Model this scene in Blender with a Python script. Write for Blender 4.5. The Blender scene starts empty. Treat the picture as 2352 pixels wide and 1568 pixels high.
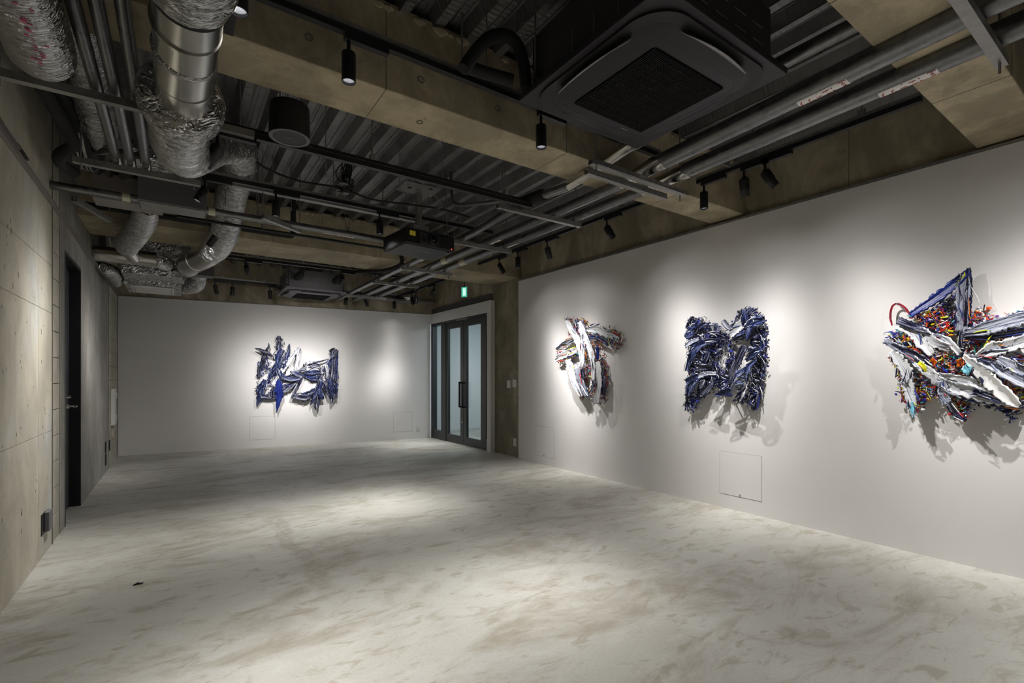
import bpy, math, random
from mathutils import Vector, Matrix
C = bpy.context.scene.collection
SC = bpy.context.scene
PI = math.pi
# ---------------------------------------------------------------- camera, world, exposure
cam_d = bpy.data.cameras.new('camera'); cam = bpy.data.objects.new('camera', cam_d); C.objects.link(cam)
cam_d.sensor_width = 36.0; cam_d.lens = 17.0; cam_d.shift_y = 0.0344; cam_d.clip_start = 0.05
cam.location = (0, 0, 1.25); cam.rotation_euler = (PI/2, 0, -math.atan(770/1110.7))
SC.camera = cam
W = bpy.data.worlds.new('world'); SC.world = W; W.use_nodes = True
W.node_tree.nodes['Background'].inputs[0].default_value = (0.5, 0.55, 0.6, 1)
W.node_tree.nodes['Background'].inputs[1].default_value = 0.02
SC.view_settings.view_transform = 'Standard'; SC.view_settings.look = 'None'
SC.view_settings.gamma = 1; SC.view_settings.use_curve_mapping = False
SC.view_settings.exposure = 0.0
SPOT_W = 225.0          # power of one gallery spotlight
SPOT_COL = (1.0, 0.968, 0.94)
# ---------------------------------------------------------------- helpers
def sock(n, k, v):
    if k in n.inputs: n.inputs[k].default_value = v
def new_mat(name, col=(.5,.5,.5), rough=.6, metal=0.0, spec=None, emit=None, es=0.0):
    m = bpy.data.materials.new(name); m.use_nodes = True
    b = m.node_tree.nodes['Principled BSDF']
    sock(b,'Base Color',(*col,1)); sock(b,'Roughness',rough); sock(b,'Metallic',metal)
    if spec is not None: sock(b,'Specular IOR Level',spec)
    if emit: sock(b,'Emission Color',(*emit,1)); sock(b,'Emission Strength',es)
    return m
def nd(m, t, **kw):
    n = m.node_tree.nodes.new(t)
    for k, v in kw.items(): setattr(n, k, v)
    return n
def lk(m, a, b): m.node_tree.links.new(a, b)
def coords(m, scale=(1,1,1), kind='Object'):
    t = nd(m,'ShaderNodeTexCoord'); p = nd(m,'ShaderNodeMapping'); p.inputs['Scale'].default_value = scale
    lk(m, t.outputs[kind], p.inputs[0]); return p.outputs[0]
def noise(m, vec, scale, detail=4, rough=.55, dist=0.0):
    n = nd(m,'ShaderNodeTexNoise'); lk(m, vec, n.inputs['Vector'])
    n.inputs['Scale'].default_value = scale; n.inputs['Detail'].default_value = detail
    n.inputs['Roughness'].default_value = rough; n.inputs['Distortion'].default_value = dist
    return n.outputs['Fac']
def ramp(m, fac, stops, interp='LINEAR'):
    r = nd(m,'ShaderNodeValToRGB'); lk(m, fac, r.inputs[0]); e = r.color_ramp.elements; r.color_ramp.interpolation = interp
    while len(e) < len(stops): e.new(0.5)
    for el, (p, c) in zip(e, stops): el.position = p; el.color = (*c,1) if len(c)==3 else c
    return r.outputs[0]
def g(v): return (v,v,v)
def mix(m, fac, a, b, mode='MIX'):
    x = nd(m,'ShaderNodeMix', data_type='RGBA', blend_type=mode)
    for i, s in ((0,fac),(6,a),(7,b)):
        if hasattr(s,'default_value'): lk(m, s, x.inputs[i])
        elif i == 0: x.inputs[0].default_value = s
        else: x.inputs[i].default_value = (*s,1)
    return x.outputs[2]
def bsdf(m): return m.node_tree.nodes['Principled BSDF']
def bump(m, h, dist=.01, strength=.5):
    b = nd(m,'ShaderNodeBump'); lk(m, h, b.inputs['Height']); b.inputs['Distance'].default_value = dist
    b.inputs['Strength'].default_value = strength; lk(m, b.outputs[0], bsdf(m).inputs['Normal'])

class MB:
    def __init__(s): s.v=[]; s.f=[]; s.uv=None; s.sm=False
    def add(s, vs, fs):
        o=len(s.v); s.v += [tuple(v) for v in vs]; s.f += [tuple(i+o for i in f) for f in fs]; return s
    def box(s, x0,x1,y0,y1,z0,z1, M=None):
        vs=[(x,y,z) for z in (z0,z1) for y in (y0,y1) for x in (x0,x1)]
        if M: vs=[M@Vector(v) for v in vs]
        return s.add(vs, [(0,2,3,1),(4,5,7,6),(0,1,5,4),(2,6,7,3),(0,4,6,2),(1,3,7,5)])
    def bar(s, p0, p1, w, h, up=(0,0,1)):
        p0=Vector(p0); p1=Vector(p1); d=(p1-p0).normalized(); u=Vector(up)
        if abs(d.dot(u))>.98: u=Vector((1,0,0))
        r=d.cross(u).normalized(); u=r.cross(d)
        vs=[p+r*a*w/2+u*b*h/2 for p in (p0,p1) for a,b in ((-1,-1),(1,-1),(1,1),(-1,1))]
        return s.add(vs, [(3,2,1,0),(4,5,6,7),(0,1,5,4),(1,2,6,5),(2,3,7,6),(3,0,4,7)])
    def tube(s, path, r, n=12, cap=True, jit=0, rnd=None):
        path=[Vector(p) for p in path]; k=len(path); rs=r if isinstance(r,(list,tuple)) else [r]*k
        prev=None; rings=[]
        for i,p in enumerate(path):
            t=(path[min(i+1,k-1)]-path[max(i-1,0)]).normalized()
            if prev is None:
                u=Vector((0,0,1)) if abs(t.z)<.9 else Vector((1,0,0)); a=t.cross(u).normalized()
            else:
                a=(prev-t*prev.dot(t)).normalized()
            b=t.cross(a); prev=a
            rings.append([p+(a*math.cos(2*PI*j/n)+b*math.sin(2*PI*j/n))*(rs[i]+(rnd.uniform(-jit,jit) if jit else 0)) for j in range(n)])
        vs=[v for R in rings for v in R]
        fs=[(i*n+j,i*n+(j+1)%n,(i+1)*n+(j+1)%n,(i+1)*n+j) for i in range(k-1) for j in range(n)]
        if cap: fs+=[tuple(range(n))[::-1], tuple((k-1)*n+j for j in range(n))]
        return s.add(vs, fs)
    def cyl(s, p0, p1, r, n=16): return s.tube([p0,p1], r, n)
    def lathe(s, prof, M=Matrix(), n=24):
        vs=[M@Vector((r*math.cos(2*PI*j/n), r*math.sin(2*PI*j/n), z)) for r,z in prof for j in range(n)]
        fs=[(i*n+j,i*n+(j+1)%n,(i+1)*n+(j+1)%n,(i+1)*n+j) for i in range(len(prof)-1) for j in range(n)]
        return s.add(vs, fs)
    def prism(s, poly, d0, d1, M=Matrix()):
        n=len(poly); vs=[M@Vector((x,y,d0)) for x,y in poly]+[M@Vector((x,y,d1)) for x,y in poly]
        return s.add(vs, [tuple(range(n))[::-1], tuple(range(n,2*n))]+[(i,(i+1)%n,(i+1)%n+n,i+n) for i in range(n)])
    def build(s, name, mat, parent=None, smooth=False, bevel=0, label=None, kind=None):
        me=bpy.data.meshes.new(name); me.from_pydata(s.v,[],s.f); me.update()
        o=bpy.data.objects.new(name, me); C.objects.link(o)
        me.materials.append(mat)
        if smooth:
            me.polygons.foreach_set('use_smooth',[True]*len(me.polygons)); me.set_sharp_from_angle(angle=math.radians(45))
        if parent: o.parent=parent; o.matrix_parent_inverse=Matrix.Translation(parent.location).inverted() if parent.type=='EMPTY' else Matrix()
        if bevel:
            b=o.modifiers.new('bevel','BEVEL'); b.width=bevel; b.segments=2; b.limit_method='ANGLE'
        if label: o['label']=label
        if kind: o['kind']=kind
        return o
def tag(o, label, cat, group=None):
    o['label']=label; o['category']=cat
    if group: o['group']=group
    return o
def thing(name, loc, label, cat, group=None):
    o=bpy.data.objects.new(name,None); o.empty_display_size=.1; o.location=loc; C.objects.link(o)
    return tag(o,label,cat,group)
def copy_tree(o, loc=None, label=None):
    c=o.copy(); C.objects.link(c)
    if loc: c.location=loc
    if label: c['label']=label
    for ch in list(o.children):
        k=ch.copy(); C.objects.link(k); k.parent=c
        for gch in list(ch.children):
            q=gch.copy(); C.objects.link(q); q.parent=k
    return c
def catmull(P, n):
    P=[Vector(p) for p in P]; out=[]; k=len(P)
    for i in range(k-1):
        a=P[max(i-1,0)]; b=P[i]; c=P[i+1]; d=P[min(i+2,k-1)]
        for j in range(n):
            t=j/n; out.append(.5*((2*b)+(c-a)*t+(2*a-5*b+4*c-d)*t*t+(3*b-a-3*c+d)*t**3))
    out.append(P[-1]); return out
def align(p, d):
    z=Vector(d).normalized(); return Matrix.Translation(p)@z.to_track_quat('Z','Y').to_matrix().to_4x4()
# ---------------------------------------------------------------- materials
def concrete(name, c0, c1, c2, stain=.5, rough=.8, sc=1.0):
    m=new_mat(name, c1, rough)
    v=coords(m,(sc,sc,sc)); a=noise(m,v,1.3,6,.6,.4)
    col=ramp(m,a,[(.3,c0),(.5,c1),(.68,c2)])
    s=noise(m,coords(m,(1.3*sc,1.3*sc,.7*sc)),2.2,6,.7,.5); sm=ramp(m,s,[(.42,g(1-stain)),(.62,g(1))])
    col=mix(m,1.0,col,sm,'MULTIPLY')
    f=noise(m,v,45,3,.6); fm=ramp(m,f,[(.25,g(.72)),(.42,g(1))]); col=mix(m,.6,col,fm,'MULTIPLY')
    vo=nd(m,'ShaderNodeTexVoronoi'); lk(m,v,vo.inputs['Vector']); vo.inputs['Scale'].default_value=4; vo.inputs['Randomness'].default_value=1
    sp=ramp(m,vo.outputs['Distance'],[(.028,g(.4)),(.045,g(1))]); col=mix(m,.75,col,sp,'MULTIPLY')
    lk(m,col,bsdf(m).inputs['Base Color']); bump(m,f,.004,.35); return m
M={}
M['beam']=concrete('beam_concrete',(.34,.285,.19),(.47,.40,.27),(.57,.49,.345),.35)
M['girder']=concrete('girder_concrete',(.34,.29,.195),(.45,.385,.27),(.54,.47,.34),.38)
M['leftc']=concrete('left_wall_concrete',(.46,.43,.35),(.56,.52,.42),(.55,.555,.52),.22)
M['block']=concrete('block_concrete',(.42,.40,.32),(.50,.47,.385),(.53,.50,.43),.22,sc=1.6)
M['plaster']=concrete('plaster_grey',(.30,.285,.26),(.34,.325,.295),(.38,.365,.33),.3)
M['column']=concrete('column_concrete',(.26,.23,.155),(.36,.32,.225),(.42,.38,.28),.4)
def wallmat():
    m=new_mat('white_wall_paint',(.72,.70,.69),.85)
    f=noise(m,coords(m),1.1,3); lk(m,ramp(m,f,[(.3,(.70,.685,.672)),(.7,(.745,.73,.72))]),bsdf(m).inputs['Base Color'])
    bump(m,noise(m,coords(m),160,2),.0008,.3); return m
M['white']=wallmat()
M['groove']=new_mat('dark_joint',(.13,.115,.09),.9)
M['hair']=new_mat('hairline_gap',(.36,.35,.34),.9)
def floormat():
    m=new_mat('polished_concrete_floor',(.5,.48,.44),.42,spec=.35)
    v=coords(m)
    big=noise(m,v,.55,4,.55,1.4)
    base=ramp(m,big,[(.3,(.40,.39,.35)),(.5,(.475,.47,.43)),(.7,(.53,.53,.49))])
    # trowel swirls
    sw=noise(m,coords(m,(.6,1.3,1)),1.3,8,.68,1.3)
    base=mix(m,ramp(m,sw,[(.50,g(0)),(.64,g(.6))]),base,(.25,.215,.155))
    sw2=noise(m,coords(m,(1.1,2.6,1)),2.2,7,.75,1.2)
    base=mix(m,ramp(m,sw2,[(.54,g(0)),(.65,g(.6))]),base,(.30,.27,.205))
    sw3=noise(m,coords(m,(.9,1.7,1)),1.7,5,.6,2.4)
    base=mix(m,ramp(m,sw3,[(.5,g(0)),(.75,g(.6))]),base,(.55,.55,.51))
    f=noise(m,v,60,3); base=mix(m,.35,base,ramp(m,f,[(.3,g(.75)),(.55,g(1))]),'MULTIPLY')
    # worn brown trail across the floor
    sx=nd(m,'ShaderNodeSeparateXYZ'); lk(m,v,sx.inputs[0])
    tn=noise(m,v,2.2,4,.6); a1=nd(m,'ShaderNodeMath',operation='MULTIPLY_ADD'); lk(m,tn,a1.inputs[0]); a1.inputs[1].default_value=.35; lk(m,sx.outputs[0],a1.inputs[2])
    a2=nd(m,'ShaderNodeMath',operation='SUBTRACT'); lk(m,a1.outputs[0],a2.inputs[0]); a2.inputs[1].default_value=.875
    a3=nd(m,'ShaderNodeMath',operation='ABSOLUTE'); lk(m,a2.outputs[0],a3.inputs[0])
    my=nd(m,'ShaderNodeMapRange'); lk(m,sx.outputs[1],my.inputs[0]); my.inputs[1].default_value=2.8; my.inputs[2].default_value=3.1; my.inputs[3].default_value=0; my.inputs[4].default_value=1
    my2=nd(m,'ShaderNodeMapRange'); lk(m,sx.outputs[1],my2.inputs[0]); my2.inputs[1].default_value=4.7; my2.inputs[2].default_value=5.1; my2.inputs[3].default_value=1; my2.inputs[4].default_value=0
    q1=nd(m,'ShaderNodeMath',operation='MULTIPLY'); lk(m,my.outputs[0],q1.inputs[0]); lk(m,my2.outputs[0],q1.inputs[1])
    q2=nd(m,'ShaderNodeMath',operation='MULTIPLY'); lk(m,q1.outputs[0],q2.inputs[0]); lk(m,ramp(m,a3.outputs[0],[(.045,g(.6)),(.075,g(0))]),q2.inputs[1])
    q3=nd(m,'ShaderNodeMath',operation='MULTIPLY'); lk(m,q2.outputs[0],q3.inputs[0]); lk(m,ramp(m,noise(m,v,22,4,.7),[(.42,g(.25)),(.55,g(1))]),q3.inputs[1])
    base=mix(m,q3.outputs[0],base,(.30,.27,.215))
    bl=noise(m,coords(m,(1.5,3.2,1)),3.0,5,.62,.6); base=mix(m,ramp(m,bl,[(.57,g(0)),(.64,g(.65))]),base,(.30,.27,.21))
    lk(m,base,bsdf(m).inputs['Base Color'])
    lk(m,ramp(m,sw,[(.3,g(.36)),(.7,g(.55))]),bsdf(m).inputs['Roughness'])
    bump(m,sw2,.004,.12); return m
M['floor']=floormat()
def deckmat():
    m=new_mat('galvanised_deck',(.30,.30,.31),.5,.75)
    v=coords(m,(1,1,1)); a=noise(m,v,2.5,4); lk(m,ramp(m,a,[(.3,(.14,.14,.14)),(.7,(.28,.28,.28))]),bsdf(m).inputs['Base Color'])
    w=nd(m,'ShaderNodeTexWave',wave_type='BANDS',bands_direction='Y'); lk(m,coords(m,(1,1,1)),w.inputs[0]); w.inputs['Scale'].default_value=9; w.inputs['Distortion'].default_value=.6
    bump(m,w.outputs['Fac'],.004,.5); return m
M['deck']=deckmat()
M['black']=new_mat('black_satin_metal',(.010,.010,.011),.42,0,.4)
M['blackrough']=new_mat('black_foam_lagging',(.012,.012,.013),.9)
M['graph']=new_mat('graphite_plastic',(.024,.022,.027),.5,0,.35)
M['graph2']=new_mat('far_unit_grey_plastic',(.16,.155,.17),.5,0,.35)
M['louver']=new_mat('louver_silver_grey',(.30,.29,.30),.4)
M['grill']=new_mat('intake_grille_black',(.010,.010,.011),.6)
def galv(name,c0,c1,rough,metal=.9):
    m=new_mat(name,c1,rough,metal); a=noise(m,coords(m,(9,9,9)),2.2,5,.7)
    lk(m,ramp(m,a,[(.3,c0),(.7,c1)]),bsdf(m).inputs['Base Color'])
    lk(m,ramp(m,a,[(.3,g(rough-.08)),(.7,g(rough+.1))]),bsdf(m).inputs['Roughness']); return m
M['galv']=galv('galvanised_pipe',(.15,.153,.157),(.24,.243,.248),.33)
M['strut']=galv('strut_steel',(.22,.215,.205),(.36,.355,.345),.45,.7)
M['duct']=new_mat('spiral_duct_steel',(.55,.54,.51),.24,1.0)
M['unitgrey']=new_mat('grey_sheet_metal',(.115,.115,.12),.5,.3)
M['unitlight']=new_mat('pale_grey_sheet',(.22,.20,.19),.6)
def foilmat():
    m=new_mat('crinkled_foil',(.72,.71,.70),.13,1.0)
    v=coords(m,(.8,4.2,.8))
    n0=noise(m,v,11,3,.6,.9); n1=noise(m,v,26,2,.5,.4)
    def ridge(n,k):
        s=nd(m,'ShaderNodeMath',operation='SUBTRACT'); lk(m,n,s.inputs[0]); s.inputs[1].default_value=.5
        a=nd(m,'ShaderNodeMath',operation='ABSOLUTE'); lk(m,s.outputs[0],a.inputs[0])
        q=nd(m,'ShaderNodeMath',operation='MULTIPLY'); lk(m,a.outputs[0],q.inputs[0]); q.inputs[1].default_value=k; return q.outputs[0]
    r0=ridge(n0,3.0); r1=ridge(n1,1.1)
    mx=nd(m,'ShaderNodeMath',operation='ADD'); lk(m,r0,mx.inputs[0]); lk(m,r1,mx.inputs[1])
    bump(m,mx.outputs[0],.016,1.0)
    lk(m,ramp(m,n1,[(.35,(.44,.445,.45)),(.6,(.66,.66,.665))]),bsdf(m).inputs['Base Color']); return m
M['foil']=foilmat()
M['paper']=new_mat('sticker_paper',(.82,.80,.78),.6)
M['red']=new_mat('red_ink',(.35,.02,.03),.6)
M['cream']=new_mat('cream_tape',(.52,.50,.38),.6)
M['frame']=new_mat('charcoal_door_frame',(.045,.047,.050),.45,.3)
M['doorleaf']=new_mat('slate_door_leaf',(.055,.058,.068),.5)
M['chrome']=new_mat('brushed_chrome',(.7,.7,.7),.25,1)
M['wplastic']=new_mat('white_plastic',(.68,.67,.64),.45)
M['dark']=new_mat('dark_void',(.006,.006,.006),.9)
M['yellow']=new_mat('yellow_sticker',(.75,.65,.05),.5)
M['lens']=new_mat('lens_glass',(.01,.01,.015),.05,0,.8)
M['led']=new_mat('red_led',(.5,0,0),.5,emit=(1,.05,.05),es=3)
M['lampglow']=new_mat('lamp_led_disc',(.8,.8,.8),.5,emit=(.93,.94,1.0),es=2.6)
M['reflector']=new_mat('lamp_reflector',(.78,.78,.80),.35,.4)
M['exitg']=new_mat('exit_sign_green',(.02,.3,.2),.5,emit=(.05,.62,.42),es=.85)
M['exitw']=new_mat('exit_sign_white',(.7,.8,.75),.5,emit=(.75,1,.9),es=.9)
M['corr']=new_mat('corridor_paint',(.70,.73,.74),.8)
gm=bpy.data.materials.new('clear_glass'); gm.use_nodes=True; nt=gm.node_tree; nt.nodes.clear()
_o=nt.nodes.new('ShaderNodeOutputMaterial'); _t=nt.nodes.new('ShaderNodeBsdfTransparent'); _g=nt.nodes.new('ShaderNodeBsdfGlossy'); _x=nt.nodes.new('ShaderNodeMixShader'); _f=nt.nodes.new('ShaderNodeLayerWeight'); _p=nt.nodes.new('ShaderNodeMath'); _p.operation='POWER'; _p.inputs[1].default_value=4; _q=nt.nodes.new('ShaderNodeMath'); _q.operation='MULTIPLY_ADD'; _q.inputs[1].default_value=.55; _q.inputs[2].default_value=.035
_t.inputs[0].default_value=(.86,.92,.93,1); _g.inputs['Roughness'].default_value=.02; _f.inputs[0].default_value=.5; nt.links.new(_f.outputs['Facing'],_p.inputs[0]); nt.links.new(_p.outputs[0],_q.inputs[0])
nt.links.new(_q.outputs[0],_x.inputs[0]); nt.links.new(_t.outputs[0],_x.inputs[1]); nt.links.new(_g.outputs[0],_x.inputs[2]); nt.links.new(_x.outputs[0],_o.inputs[0]); M['glass']=gm

# ---------------------------------------------------------------- room shell
XL=-.765; XR=4.30; XC=4.36; YB=-3.2; ZD=3.20
P0=Vector((-.765,9.81,0)); P1=Vector((4.25,9.12,0)); BD=(P1-P0).normalized(); BN=Vector((BD.y,-BD.x,0)); BL=(P1-P0).length
def bw(s,z,d=0.0): v=P0+BD*s+BN*d; return Vector((v.x,v.y,z))
def backbox(mb,s0,s1,z0,z1,d0,d1):
    vs=[bw(s,z,d) for z in (z0,z1) for d in (d1,d0) for s in (s0,s1)]
    return mb.add(vs,[(0,2,3,1),(4,5,7,6),(0,1,5,4),(2,6,7,3),(0,4,6,2),(1,3,7,5)])
def struct(mb,name,mat,**k): return mb.build(name,mat,kind='structure',**k)
struct(MB().box(-1.2,7.3,YB-.2,10.4,-.12,0),'floor',M['floor'])
# ceiling: slab with steel deck sheets below it
ceil=struct(MB().box(-1.2,7.3,YB-.2,10.4,ZD+.075,ZD+.2),'ceiling',M['deck'])
x=XL-.06; rp=.2
sheet=None; i=0
while x<XC+.1:
    if sheet is None:
        prof=[]
        for k in range(3):
            o=k*rp; prof+=[(o+.002,.0),(o+.052,.0),(o+.085,.066),(o+.165,.066),(o+.198,.0)]
        prof.append((.6,.0))
        y0,y1=YB,10.1; vs=[];fs=[]
        for (px_,pz) in prof: vs+=[(px_,y0,pz),(px_,y1,pz)]
        fs=[(2*a,2*a+1,2*a+3,2*a+2) for a in range(len(prof)-1)]
        mb=MB().add(vs,fs); mb.box(.0,.012,y0,y1,-.008,.0)
        for k in range(3):
            for a in (.104,.144): mb.box(k*rp+a,k*rp+a+.006,y0,y1,.060,.066)
        sheet=mb.build('deck_sheet',M['deck'],ceil); sheet.location=(x,0,ZD)
    else:
        c=sheet.copy(); C.objects.link(c); c.location=(x,0,ZD)
    x+=.6
# concrete beams across the room
def beam(y0,y1,z0,label):
    o=struct(MB().box(XL-.05,XC+.05,y0,y1,z0,ZD+.02),'ceiling_beam',M['beam'],label=label,bevel=.006)
    for xx in (.9,2.15,3.4):
        MB().box(xx,xx+.004,y0-.0012,y1+.0012,z0-.0012,ZD-.01).build('formwork_joint',M['groove'],o)
    for xx in (.52,1.1,1.6,2.6,3.2):
        mb=MB(); mb.lathe([(.015,0),(.015,.003),(.019,.003),(.019,0)],align((xx,y0-.0005,z0+.12),(0,-1,0)),16)
        mb.build('tie_hole_ring',M['groove'],o)
    return o
b1=beam(2.46,2.80,2.755,'concrete beam crossing nearest under the deck')
MB().lathe([(.014,0),(.014,-.003),(.020,-.003),(.020,0)],Matrix.Translation((1.18,2.66,2.755)),16).build('tie_hole_ring',M['groove'],b1)
beam(6.08,6.84,2.78,'wide concrete beam beyond the projector')
beam(.56,.87,2.745,'concrete beam at the upper right above the pipes')
beam(-1.6,-1.2,2.75,'concrete beam behind the camera')
# rough concrete lumps where deck meets beam
rnd=random.Random(4)
mb=MB()
for yy,sg in ((2.46,-1),(.87,1),(6.08,-1)):
    for k in range(70):
        xx=rnd.uniform(XL+.1,XC-.1); r=rnd.uniform(.008,.028)
        mb.tube([(xx-r*1.6,yy,ZD-.01),(xx,yy+sg*r*.5,ZD-.012-r*.4),(xx+r*1.6,yy,ZD-.01)],[r*.3,r,r*.3],6)
o=mb.build('grout_crumbs',M['girder'],b1); o['kind']='stuff'
# right side concrete plane (girder, column) and white panel walls
struct(MB().box(XC,XC+.25,YB,6.04,2.60,ZD+.05),'wall_right_girder',M['girder'],label='concrete girder above the long white wall')
col=struct(MB().box(XC-.008,XC+.3,6.031,6.86,0,2.779),'column',M['column'],label='bare concrete column between white wall and glass door',bevel=.008)
for zz in (.93,1.38): MB().box(XC-.0095,XC-.008,6.035,6.85,zz,zz+.004).build('formwork_joint',M['groove'],col)
struct(MB().box(XR,XC,YB,6.03,0,2.71),'wall_right',M['white'],label='long white wall with three relief paintings')
struct(MB().box(XR-.004,XC,YB,6.03,2.712,2.73),'trim_1',M['strut'],label='thin metal trim along the top of the white wall')
struct(MB().box(XC+.001,XC+.3,YB,6.0,0,2.6),'wall_right_core',M['girder'])
# girder above the door wall
struct(MB().box(4.36,4.6,6.86,9.6,2.53,ZD+.05),'wall_right_rear_girder',M['girder'],label='concrete girder above the glass door')
struct(MB().box(4.325,4.36,6.86,9.35,2.53,2.64),'trim_2',M['unitgrey'],label='dark grey band above the white door surround')
# white door surround with opening
YD0,YD1,ZH=6.90,9.12,2.33
mb=MB(); mb.box(4.27,4.5,6.78,YD0,0,2.52); mb.box(4.27,4.5,YD0,9.2,ZH,2.52); 
struct(mb,'wall_door_surround',M['white'],label='white surround around the glass door')
# back wall
bwl=struct(backbox(MB(),0,BL+.02,0,2.53,0,-.2),'wall_back',M['white'],label='white back wall with one blue relief painting')
struct(backbox(MB(),-.05,BL+.3,2.532,ZD+.06,-.03,-.3),'wall_back_girder',M['girder'],label='concrete girder above the back wall')
struct(backbox(MB(),0,BL,2.525,2.54,.006,-.03),'trim_3',M['unitlight'],label='thin trim on top of the back wall')
# left wall: pieces
lw=struct(MB().box(XL-.4,XL-.012,YB,5.42,0,ZD+.05).box(XL-.4,XL-.012,6.25,9.85,0,ZD+.05).box(XL-.4,XL-.012,5.42,6.25,2.30,ZD+.05).box(XL-.4,XL-.1,5.42,6.25,0,2.30),'wall_left',M['groove'],label='bare concrete left wall')
rows=[(0,.85),(.853,1.72),(1.723,2.07),(2.073,2.90),(2.903,ZD)]
for (z0,z1) in rows:
    for (y0,y1) in [(YB,-1.0),(-.995,.8),(.805,2.6),(2.605,4.48),(4.483,4.915)]:
        MB().box(XL-.011,XL,y0+.001,y1-.001,z0,z1).build('concrete_panel',M['leftc'],lw,bevel=.001)
# block strips
def blocks(y0,y1,h=.2,off=0):
    z=0.0;k=0
    while z<ZD-.02:
        z1=min(z+h-.005,ZD)
        MB().box(XL-.011,XL-.004,y0+.004,y1-.004,z,z1).build('concrete_block',M['block'],lw,bevel=.003); z+=h;k+=1
blocks(4.94,5.22)
blocks(8.55,9.1); blocks(9.1,9.79)
for (y0,y1) in [(5.22,5.42),(6.25,8.53)]:
    MB().box(XL-.011,XL,y0,y1,0,ZD).build('plaster_panel',M['plaster'],lw)
MB().box(XL-.011,XL,5.42,6.25,2.30,ZD).build('plaster_panel',M['plaster'],lw)
MB().box(XL-.011,XL+.003,4.918,4.934,0,ZD).build('sealant_joint',M['groove'],lw)
MB().box(XL-.011,XL+.003,8.535,8.547,0,ZD).build('sealant_joint',M['groove'],lw)
# small pits in the concrete
rnd=random.Random(9); mb=MB()
for k in range(70):
    yy=rnd.uniform(2.8,4.85); zz=rnd.choice([.45,.95,1.3,1.55,1.9])+rnd.gauss(0,.12); r=rnd.uniform(.003,.008); h=r*rnd.uniform(1,3)
    mb.box(XL-.002,XL+.0006,yy-r*.6,yy+r*.6,zz-h,zz+h)
o=mb.build('surface_pits',M['groove'],lw); o['kind']='stuff'
for yy in (4.49,1.62): MB().box(XC-.0012,XC,yy,yy+.004,2.735,ZD).build('formwork_joint',M['groove'],bpy.data.objects['wall_right_girder'])
# walls behind the photographer
struct(MB().box(-1.2,XC+.3,YB-.2,YB,0,ZD+.1),'wall_front',M['white'])
# corridor beyond the glass door
struct(MB().box(6.6,6.8,5.6,10.2,0,ZD).box(4.66,6.8,5.5,5.6,0,ZD).box(4.3,6.8,10.2,10.4,0,ZD).box(4.66,4.7,5.5,6.8,0,ZD),'wall_corridor',M['corr'])
struct(MB().box(5.6,6.6,5.6,8.4,0,1.15).box(5.55,6.6,5.6,8.42,1.15,1.19),'wall_corridor_parapet',M['corr'])
struct(MB().box(4.6,6.8,5.5,10.4,2.7,2.75),'ceiling_corridor',M['corr'])
ld=bpy.data.lights.new('corridor_light','AREA'); ld.energy=50; ld.size=.5; ld.shape='RECTANGLE'; ld.size_y=1.6; ld.color=(.93,.97,1.0)
lo=bpy.data.objects.new('corridor_light',ld); lo.location=(5.9,7.6,2.66); C.objects.link(lo)
# ---------------------------------------------------------------- doors
def xbox(mb,x0,x1,y0,y1,z0,z1): return mb.box(x0,x1,y0,y1,z0,z1)
dr=struct(MB().box(4.30,4.40,YD0,YD1,ZH-.05,ZH).box(4.30,4.40,9.05,YD1,0,ZH-.05).box(4.30,4.40,8.47,8.67,.0,ZH-.05).box(4.30,4.40,6.98,7.07,.0,ZH-.05).box(4.30,4.40,YD0,6.915,0,ZH-.05),'door_1',M['frame'],label='charcoal framed glass double door with side lights')
MB().box(4.30,4.39,8.67,9.05,0,.17).build('kick_panel',M['frame'],dr); MB().box(4.30,4.39,6.915,6.98,0,.2).build('kick_panel',M['frame'],dr)
MB().box(4.345,4.352,8.67,9.05,.17,ZH-.05).build('side_light_glass',M['glass'],dr); MB().box(4.345,4.352,6.915,6.98,.2,ZH-.05).build('side_light_glass',M['glass'],dr)
for (a,b,gl0,gl1) in ((7.775,8.462,7.895,8.39),(7.078,7.765,7.165,7.665)):
    lf=MB().box(4.31,4.355,a,gl0,0.01,ZH-.055).box(4.31,4.355,gl1,b,0.01,ZH-.055).box(4.31,4.355,gl0,gl1,.01,.15).box(4.31,4.355,gl0,gl1,ZH-.16,ZH-.055).build('door_leaf',M['frame'],dr)
    MB().box(4.33,4.336,gl0,gl1,.15,ZH-.16).build('door_glass',M['glass'],lf)
    yh=a+.05 if a>7.5 else b-.05
    mb=MB(); mb.box(4.24,4.262,yh-.012,yh+.012,.69,1.16)
    for zz in (.70,1.14): mb.box(4.24,4.312,yh-.012,yh+.012,zz-.012,zz+.012)
    mb.build('pull_handle',M['black'],lf)
MB().box(4.285,4.31,7.6,8.0,ZH-.04,ZH-.015).build('door_closer',M['strut'],dr)
mb=MB(); mb.lathe([(0,.012),(.018,.012),(.018,0)],align((4.31,7.80,.42),(-1,0,0)),14); mb.build('lock_cylinder',M['chrome'],dr)
d2=struct(MB().box(XL-.10,XL-.0,6.235,6.25,0,2.30).box(XL-.10,XL+.002,5.42,5.45,0,2.30).box(XL-.10,XL+.001,5.45,6.235,2.27,2.30),'door_2',M['black'],label='black framed door recessed in the left wall')
lf=MB().box(XL-.098,XL-.085,5.45,6.235,.005,2.27).build('door_leaf',M['doorleaf'],d2)
mb=MB(); mb.lathe([(0,.02),(.025,.02),(.028,0)],align((XL-.085,6.12,.97),(1,0,0)),16); mb.tube([(XL-.075,6.12,.97),(XL-.03,6.12,.97),(XL-.018,6.115,.97),(XL-.015,6.0,.968)],[.01,.01,.011,.009],10)
mb.build('lever_handle',M['chrome'],lf,smooth=True)
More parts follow.
